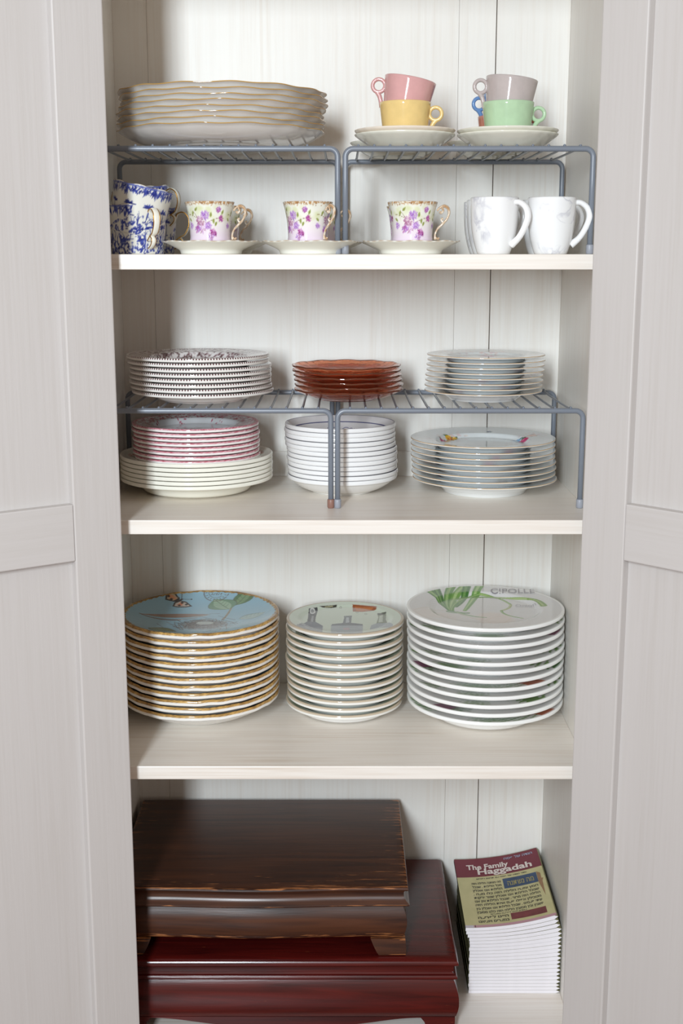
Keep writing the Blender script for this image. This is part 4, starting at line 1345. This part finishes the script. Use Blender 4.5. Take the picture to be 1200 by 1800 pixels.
for x0 in np.linspace(-HW + .01, HW - .02, 9):      # flower masses at the base
    for q in range(46):
        x, y = x0 + rs.normal(0, .010), abs(rs.normal(0.010, .010))
        ub.ell(x, y, rs.uniform(.0012, .0032), rs.uniform(.0010, .0026), rs.uniform(0, 3), nv(), .9)
    for q in range(20):
        x, y = x0 + rs.normal(0, .009), abs(rs.normal(0.011, .008))
        ub.ell(x, y, .0010, .0007, rs.uniform(0, 3), hexc(226, 226, 226), .9)
    for q in range(9):
        a = PI / 2 + rs.normal(0, .6); l = rs.uniform(.010, .022); x = x0 + rs.normal(0, .008); y = .018 + rs.uniform(-.004, .004)
        ub.path(curve2((x, y), (x + l * .3 * math.cos(a), y + l * .7), (x + l * math.cos(a) * 1.3, y + l * math.sin(a))), .0011, nv(), .9, .0004)
    xb = x0 + .012; yb = rs.uniform(.036, .050)          # floating sprays
    for q in range(16):
        a = rs.uniform(-.3, 3.4); l = rs.uniform(.004, .009)
        ub.leaf(xb, yb, xb + l * math.cos(a) * 1.4, yb + l * math.sin(a) * .8, .0014, nv(), .9)
    ub.path(curve2((xb, yb), (xb + .004, yb - .012), (xb - .002, .020)), .0012, nv())
def ucol(V, th, r, t):
    s = (th + PI / 2 + PI) % (2 * PI) - PI
    c = ub.sample(s * 0.043, V[:, 2])
    c[t == 2] = hexc(160, 130, 90)
    m = t == 3
    c[m] = hexc(232, 230, 222)
    m = (t == 3) & (V[:, 2] > UH - .010)
    c[m] = np.where((np.sin(th[m] * 40 + 3 * np.sin(th[m] * 13)) > 0)[:, None], hexc(48, 60, 140), hexc(228, 226, 216))
    return c
def umod(th, r, z, t):
    return r * (1 + 0.012 * np.cos(8 * th) * np.clip(z / UH, .3, 1)), z + (np.clip(z / UH, 0, 1) ** 6) * 0.0010 * np.cos(8 * th)
ucup_me = lathe('cup_body', cup_profile(uo, 0.0024), 280, umod, ucol)
ucup_me.materials.append(M_print)
ctrl = [(0.0440, 0, 0.0560), (0.0475, 0, 0.0640), (0.0570, 0, 0.0665), (0.0650, 0, 0.0590), (0.0655, 0, 0.0450), (0.0590, 0, 0.0320), (0.0500, 0, 0.0270), (0.0415, 0, 0.0200)]
up_ = smooth_path(ctrl, 48); n = len(up_)
V1 = sweep(up_, [(a, b) for a, b in zip(interp([.0016, .0018, .0018, .0018, .0018, .0018, .0018, .002], n), interp([.0036, .0044, .005, .005, .005, .0048, .0042, .004], n))], 12, up=(0, 1, 0))
cur = smooth_path([(0.0500, 0, 0.0268), (0.0545, 0, 0.0215), (0.0520, 0, 0.0150), (0.0450, 0, 0.0100), (0.0400, 0, 0.0085)], 24)
V2 = sweep(cur, [(.0016, .0036)] * len(cur), 12, up=(0, 1, 0))
V, F = join(V1, V2)
uh_me = mesh_np('handle', V, F)
uh_me.materials.append(M_cream)
gl_ = []
for sgn in (-1, 1):
    w = interp([.0036, .0044, .005, .005, .005, .0048, .0042, .004], n)
    gl_.append(sweep([Vector((p.x, sgn * a, p.z)) for p, a in zip(up_, w)], .0009, 6, up=(0, 1, 0)))
    gl_.append(sweep([Vector((p.x, sgn * .0036, p.z)) for p in cur], .0008, 6, up=(0, 1, 0)))
V, F = join(*gl_)
ug_me = mesh_np('gilt_edge', V, F); ug_me.materials.append(M_gold)
def ucup(label, X, Y, z, hang, tilt=0.0, taxis='Y'):
    R = Matrix.Rotation(tilt, 4, taxis) @ Matrix.Rotation(hang, 4, 'Z')
    t = thing('teacup', label, 'cup', (X, Y, z), 'blue-and-white cups', R.to_euler())
    link('cup_body', ucup_me, t)
    h = link('handle', uh_me, t)
    link('gilt_edge', ug_me, h)
xA = pos(241, 400, 0.115).x
ucup('blue-and-white chinoiserie cup in front holding a tilted cup', xA, 0.115, Z1, -0.95)
ucup('blue-and-white cup tilted into the front cup of its pair', xA - 0.004, 0.112, Z1 + 0.0300, 2.4, math.radians(13))
xC = pos(262, 400, 0.225).x
ucup('blue-and-white cup behind with its handle towards the saucer', xC, 0.225, Z1, -0.05)
ucup('blue-and-white cup tilted upwards in the rear cup', xC - 0.003, 0.222, Z1 + 0.0300, -0.35, math.radians(-7))

# ------------------------------------------------------------------ wooden chests on the bottom board
def loft_box(name, levels, xl, xr, yf, yb, serp, wear=None, n=80, sharp=0.5):
    """levels: (z, out) from the bottom up; out = how far the outline stands proud"""
    V = []; C = []
    xs = np.linspace(0, 1, n)
    m = n + 2
    for z, o in levels:
        V.append((xl - o, yb, z))
        for u in xs:
            V.append((xl - o + (xr - xl + 2 * o) * u, yf - o - serp(u), z))
        V.append((xr + o, yb, z))
    F = []
    for i in range(len(levels) - 1):
        for k in range(m):
            a = i * m + k; b = i * m + (k + 1) % m
            F.append((a, b, b + m, a + m))
    F.append(tuple(reversed(range(m))))
    F.append(tuple((len(levels) - 1) * m + k for k in range(m)))
    w = np.zeros((len(V), 3))
    if wear:
        wear = wear if isinstance(wear, dict) else {i: 1.0 for i in wear}
        for i, wv in wear.items():
            w[i * m:(i + 1) * m] = (wv + .055) / 1.055 if wv < 0 else 1.055 * wv ** (1 / 2.4) - .055
    me = mesh_np(name, V, F, True, w, sharp)
    return me
M_chest = dark_wood('dark_worn_walnut', (44, 25, 20), (80, 46, 29), (164, 106, 64), 0.30, 0.22)
M_chest_f = M_chest
M_mahog = dark_wood('polished_mahogany', (54, 11, 11), (88, 21, 17), (180, 110, 60), 0.2, 0.12)
def serp_a(u):
    # flat ends, bowed centre
    e = 1 / (1 + math.exp(-(u - .10) * 60)) * 1 / (1 + math.exp((u - .86) * 60))
    return 0.007 * e * (0.55 + 0.45 * math.cos((u - .48) * 2 * PI * 1.35)) - 0.001
T_up, T_lo = -1.0235, -1.1485
cx, cy = -0.133, 0.2
ch = thing('wooden_chest', 'dark worn walnut chest with bowed front on the mahogany one', 'chest', (cx, cy, T_lo))
def cpart(nm, levels, xl, xr, yf, yb, serp, mat, base, loc, wear=None, parent=None):
    me = loft_box(nm, [(z - base, o) for z, o in levels], xl - loc[0], xr - loc[0], yf - loc[1], yb - loc[1], serp, wear)
    return link(nm, me, parent, mat)
xl, xr, yf, yb = -0.378, 0.1085, 0.036, 0.372
z0 = T_up
cpart('lid_board', [(z0 - .0075, -.0015), (z0 - .0068, .0008), (z0 - .004, .002), (z0 - .0012, .0012), (z0 - .0003, -.0002), (z0, -.003), (z0 + .00001, -.012), (z0 + .00002, -.024), (z0 + .00003, -.045), (z0 + .00004, -.075)], xl, xr, yf, yb, serp_a, M_chest, T_lo, (cx, cy), {3: 1.0, 4: 1.0, 5: .75, 6: .55, 7: .42, 8: .25, 9: .02}, ch)
cpart('cove_moulding', [(z0 - .0330, .003), (z0 - .0305, .0042), (z0 - .0290, .0030), (z0 - .0260, -.001), (z0 - .022, -.0042), (z0 - .017, -.0058), (z0 - .012, -.0052), (z0 - .0076, -.003)], xl, xr, yf, yb, serp_a, M_chest_f, T_lo, (cx, cy), [1], ch)
lv = []
for k in range(13):
    t = k / 12
    lv.append((z0 - .0935 + .0604 * t, -.004 + .0065 * math.sin(t * PI * .95) ** 1.5 - .004 * t - (.003 if k == 0 else 0)))
cpart('apron', lv, xl, xr, yf, yb, serp_a, M_chest_f, T_lo, (cx, cy), [0, 1], ch)
for fx, fxe in ((xl, xl + .062), (xr - .062, xr)):
    for fy0, fy1 in ((yf - .002, yf + .05), (yb - .05, yb)):
        lvf = [(0.0002, -.004), (.0020, -.0015), (.0080, -.0005), (.0200, -.0010), (.0312, -.0022)]
        s_in = 1 if fx == xl else -1
        def zero(u):
            return 0.0
        me = loft_box('foot', lvf, fx - cx, fxe - cx, fy0 - cy, fy1 - cy, zero, [0, 1, 4], 8)
        co = np.array([v.co[:] for v in me.vertices])
        cxx = (fx + fxe) / 2 - cx
        for v in me.vertices:           # inner lower corner rounded away
            q = (v.co.x - cxx) * s_in
            if q > 0:
                v.co.x -= s_in * 0.016 * max(0, 1 - v.co.z / .0312) * (q / .031)
        link('foot', me, ch, M_chest)
def flat(u):
    return 0.0
cx2, cy2 = -0.093, 0.2
mh = thing('wooden_chest', 'polished red mahogany chest lying under the walnut chest', 'chest', (cx2, cy2, Z4))
xl2, xr2, yf2, yb2 = -0.378, 0.1905, 0.026, 0.375
z0 = T_lo
cpart('lid_board', [(z0 - .0245, -.006), (z0 - .0240, -.003), (z0 - .0170, -.0035), (z0 - .0125, -.002), (z0 - .0112, .0022), (z0 - .0090, .0042), (z0 - .006, .0040), (z0 - .003, .0022), (z0 - .0012, -.001), (z0, -.006), (z0 + .00001, -.015)], xl2, xr2, yf2, yb2, flat, M_mahog, Z4, (cx2, cy2), None, mh)
cpart('bead_moulding', [(z0 - .0378, -.003), (z0 - .0368, .0008), (z0 - .0345, .0026), (z0 - .0320, .0026), (z0 - .0295, .0008), (z0 - .0288, -.003), (z0 - .0246, -.0065)], xl2, xr2, yf2, yb2, flat, M_mahog, Z4, (cx2, cy2), None, mh)
lv = [(z0 - .1060, -.003)]
for k in range(15):
    t = k / 14
    lv.append((z0 - .1045 + .0666 * t, -.0035 + .0095 * math.sin(PI * (0.16 + 0.84 * t)) ** .9))
cpart('body', lv, xl2, xr2, yf2, yb2, flat, M_mahog, Z4, (cx2, cy2), None, mh)
# shaped apron: bracket feet at the ends, arches between
def apron(nm, path, y0, y1, ztop, xa, xb, parent):
    V = []; F = []
    n = 90
    for k in range(n):
        u = k / (n - 1); x = xa + (xb - xa) * u
        zl = path(u)
        for y in (y0, y1):
            V.append((x - cx2, y - cy2, zl - Z4)); V.append((x - cx2, y - cy2, ztop - Z4))
    for k in range(n - 1):
        a = 4 * k; b = a + 4
        F += [(a, b, b + 1, a + 1), (a + 2, a + 3, b + 3, b + 2), (a, a + 2, b + 2, b), (a + 1, b + 1, b + 3, a + 3)]
    F += [(0, 1, 3, 2), (4 * n - 4, 4 * n - 2, 4 * n - 1, 4 * n - 3)]
    me = mesh_np(nm, V, F, True, np.zeros((len(V), 3)), 0.6)
    bm = bmesh.new(); bm.from_mesh(me); bmesh.ops.recalc_face_normals(bm, faces=bm.faces); bm.to_mesh(me); bm.free()
    return link(nm, me, parent, M_mahog)
def apath(u):
    d = min(u, 1 - u)
    top = z0 - .1075
    if d < 0.075:
        return Z4 + .0003
    if d < 0.10:
        t = (d - .075) / .025
        return Z4 + .0003 + (top - Z4 - .001) * (0.5 - 0.5 * math.cos(PI * t)) ** .6
    if d < 0.36:
        t = (d - .10) / .26
        return top - .0145 * (0.5 - 0.5 * math.cos(PI * t))
    return top - .0145
apron('front_apron', apath, yf2 - .001, yf2 + .016, z0 - .1058, xl2, xr2, mh)
for s, xx in ((-1, xl2), (1, xr2)):
    link('side_apron', box_mesh('side_apron', min(xx, xx - s * .016) - cx2, max(xx, xx - s * .016) - cx2, yf2 + .0165 - cy2, yb2 - cy2, .0003, z0 - .1062 - Z4, .001), mh, M_mahog)
for p in mh.children:
    if 'Col' not in p.data.attributes:
        set_col(p.data, np.zeros((len(p.data.vertices), 3)))

# ------------------------------------------------------------------ booklets
NB = 20
BX0, BW, BY0, BD = 0.2262, 0.1620, 0.148, 0.236
M_page = glaze('white_page_edges', (232, 228, 232), 0.7, 0.02, 0.2)
M_olive = plain('olive_cover_edge', (134, 130, 92), 0.5)
def tz(i, u):
    """height of the lower side of booklet i at fraction u of its width"""
    lift = max(0.0, (i - 3) / (NB - 3)) ** 1.15
    return i * 0.00640 + lift * 0.0262 * u ** 2.1
def dx(i):
    return {NB - 1: -.0075, NB - 2: -.0062, NB - 3: -.0035, NB - 4: -.0008}.get(i, 0.0006 * math.sin(i * 2.3))
def booklet(i):
    k = NB - 1 - i
    lab = 'thin white-edged booklet, %s of the stack beside the chests' % place_word(k, NB) if k < 11 or k == NB - 1 else 'thin white-edged booklet, %s from the bottom of the stack beside the chests' % ORD[i]
    if k == 0:
        lab = 'topmost booklet with maroon and olive cover beside the chests'
    t = thing('booklet', lab, 'booklet', (BX0 + BW / 2 + dx(i), BY0 + BD / 2, Z4 + tz(i, .5) * 0 + i * 0.0064), 'booklets in the stack')
    n = 26
    us = np.linspace(0, 1, n)
    def section(g, y0, y1, nm, mat, x_in=0.0):
        low = []; up = []
        for u in us:
            x = -BW / 2 + BW * u
            zl = tz(i, u) - i * 0.0064 + 0.00028
            zu = tz(i + 1, u) - i * 0.0064 - 0.00028
            # folded edge on the right is round
            e = max(0.0, (u - 0.965) / 0.035)
            mid = (zl + zu) / 2; hh = (zu - zl) / 2 * (math.sqrt(max(0, 1 - e * e)) if e > 0 else 1)
            low.append((x + g * (e > .9), mid - hh - g)); up.append((x + g * (e > .9), mid + hh + g))
        loop = low + up[::-1]
        bk = 0.009 * i / NB
        V = [(x, y0, z) for x, z in loop] + [(x, y1, z + bk) for x, z in loop]
        m = len(loop)
        F = [(a, (a + 1) % m, (a + 1) % m + m, a + m) for a in range(m)]
        F += [(a, m - 1 - a, m - 2 - a, a + 1) for a in range(n - 1)]
        F += [(a + m, a + 1 + m, m - 2 - a + m, m - 1 - a + m) for a in range(n - 1)]
        return link(nm, mesh_np(nm, V, F, True, None, 0.6), t, mat)
    section(0.0, -BD / 2, BD / 2, 'pages', M_page)
    section(0.00022, -BD / 2 + .0006, BD / 2 + .0004, 'cover', M_olive)
    return t
books = [booklet(i) for i in range(NB)]
top = books[-1]
def cover_pt(u, v, dz=0.0):
    """u across from left, v from the front edge to the back, both 0..1"""
    i = NB - 1
    zu = tz(i + 1, u) - i * 0.0064 - 0.00028
    e = max(0.0, (u - 0.965) / 0.035)
    zl = tz(i, u) - i * 0.0064
    z = (zl + zu) / 2 + (zu - zl) / 2 * math.sqrt(max(0, 1 - e * e)) + 0.0004 + dz + 0.009 * i / NB * v
    return (-BW / 2 + BW * u, -BD / 2 + BD * v, z)
cc = Canvas(0, 1, 0, 1, 0.0035, hexc(200, 192, 144))
rs = np.random.RandomState(99)
for k in range(200):
    cc.ell(rs.uniform(0, 1), rs.uniform(0, .72), rs.uniform(.02, .09), rs.uniform(.01, .05), rs.uniform(0, 3), hexc(*[(204, 196, 148), (188, 182, 134), (210, 200, 154), (184, 178, 128)][rs.randint(4)]), .3, soft=.03)
cc.rect(-.01, 1.01, 0.715, 1.01, hexc(116, 42, 56))
cc.rect(-.01, 1.01, -.01, 0.030, hexc(196, 150, 160))
cc.rect(-.01, 0.09, -.01, 0.030, hexc(206, 196, 206))
cc.rect(0.105, 0.112, -.01, 0.030, hexc(40, 30, 34))
nu, nvv = 170, 150
V = []; C = []
for j in range(nvv):
    for i in range(nu):
        V.append(cover_pt(i / (nu - 1) * 0.985, 0.002 + 0.996 * j / (nvv - 1)))
uu = np.tile(np.linspace(0, .985, nu), nvv); v2 = np.repeat(np.linspace(0, 1, nvv), nu)
F = [(j * nu + i, j * nu + i + 1, (j + 1) * nu + i + 1, (j + 1) * nu + i) for j in range(nvv - 1) for i in range(nu - 1)]
fc_o = link('front_cover', mesh_np('front_cover', V, F, True, cc.sample(uu, v2)), top, M_paper)
fc_o['label'] = 'olive cover with maroon title band and Hebrew text'
def cover_patch(nm, ua, ub_, va, vb, mat, shape=None):
    pts = shape or [(ua, va), (ub_, va), (ub_, vb), (ua, vb)]
    us_ = np.linspace(0, 1, 12)
    V = []; F = []
    if shape is None:
        for a in us_:
            for b in (va, vb):
                V.append(cover_pt(ua + (ub_ - ua) * a, b, .0003))
        F = [(2 * k, 2 * k + 2, 2 * k + 3, 2 * k + 1) for k in range(11)]
    else:
        V = [cover_pt(u, v, .0003) for u, v in shape]; F = [tuple(range(len(V)))]
    return link(nm, mesh_np(nm, V, F, False), fc_o, mat)
M_bluebox = glaze('blue_print', (56, 76, 106), 0.5, 0.25, 0.3)
M_redbox = glaze('dull_red_print', (116, 58, 60), 0.5, 0.25, 0.3)
M_brownp = glaze('brown_print', (150, 116, 84), 0.5, 0.1, 0.3)
cover_patch('blue_initial_panel', 0.515, 0.90, 0.500, 0.645, M_bluebox)
cover_patch('red_initial_panel', 0.515, 0.90, 0.065, 0.150, M_redbox)
cover_patch('pointer_ornament', 0, 0, 0, 0, M_brownp, [(0.905, 0.650), (0.90, 0.50), (0.935, 0.29), (0.945, 0.50), (0.985, 0.585)])
M_txt_w = plain('cream_lettering', (224, 212, 206), 0.5)
M_txt_k = plain('black_lettering', (44, 40, 34), 0.5)
M_txt_b = plain('pale_blue_lettering', (150, 156, 178), 0.5)
M_txt_g = plain('ochre_lettering', (150, 140, 90), 0.5)
def cover_text(body, u0, u1, v, h, mat, fit=True, nm='lettering', hmul=1.0):
    """text fitted between u0 and u1 with its base line at v and letter height h (fractions of the cover)"""
    V, F = text_flat(body, 1.0, 'LEFT', bold=0.028)
    xs = [p[0] for p in V]; ys = [p[1] for p in V]
    if not xs:
        return
    x0, x1 = min(xs), max(xs)
    P = [cover_pt(min(.99, u0 + (x - x0) / (x1 - x0) * (u1 - u0)), v + y / 0.72 * h, .0005) for x, y in V]
    link(nm, mesh_np(nm, P, F, False), fc_o, mat)
def heb(s):
    return s[::-1]
cover_text('The Family', 0.13, 0.62, 0.825, 0.075, M_txt_w, nm='title_lettering')
cover_text('Haggadah', 0.25, 0.88, 0.745, 0.085, M_txt_w, nm='title_lettering')
cover_text(heb('הגדה של פסח'), 0.585, 0.92, 0.925, 0.035, M_txt_b)
cover_text(heb('סדר הגדה של פסח עם תרגום ופירוש'), 0.22, 0.80, 0.672, 0.018, M_txt_k)
lines = ['מה נשתנה הלילה הזה', 'מכל הלילות . שבכל', 'הלילות אנו אוכלין', 'חמץ ומצה הלילה הזה כלו מצה .', 'שבכל הלילות אנו אוכלין שאר ירקות', 'הלילה הזה מרור . שבכל הלילות אין אנו', 'מטבילין אפילו פעם אחת הלילה הזה', 'שתי פעמים . שבכל הלילות אנו אוכלין בין', 'יושבין ובין מסובין הלילה הזה כלנו מסובין']
for k, s in enumerate(lines):
    cover_text(heb(s), 0.155, 0.49 if k < 3 else 0.885, 0.598 - k * 0.0515, 0.030, M_txt_k)
cover_text(heb('עבדים היינו לפרעה במצרים'), 0.30, 0.70, 0.158, 0.014, M_txt_k)
cover_text(heb('היינו לפרעה'), 0.155, 0.49, 0.112, 0.032, M_txt_k)
cover_text(heb('במצרים ויוציאנו'), 0.155, 0.49, 0.060, 0.032, M_txt_k)
cover_text(heb('מה נשתנה'), 0.56, 0.86, 0.535, 0.07, M_txt_g)
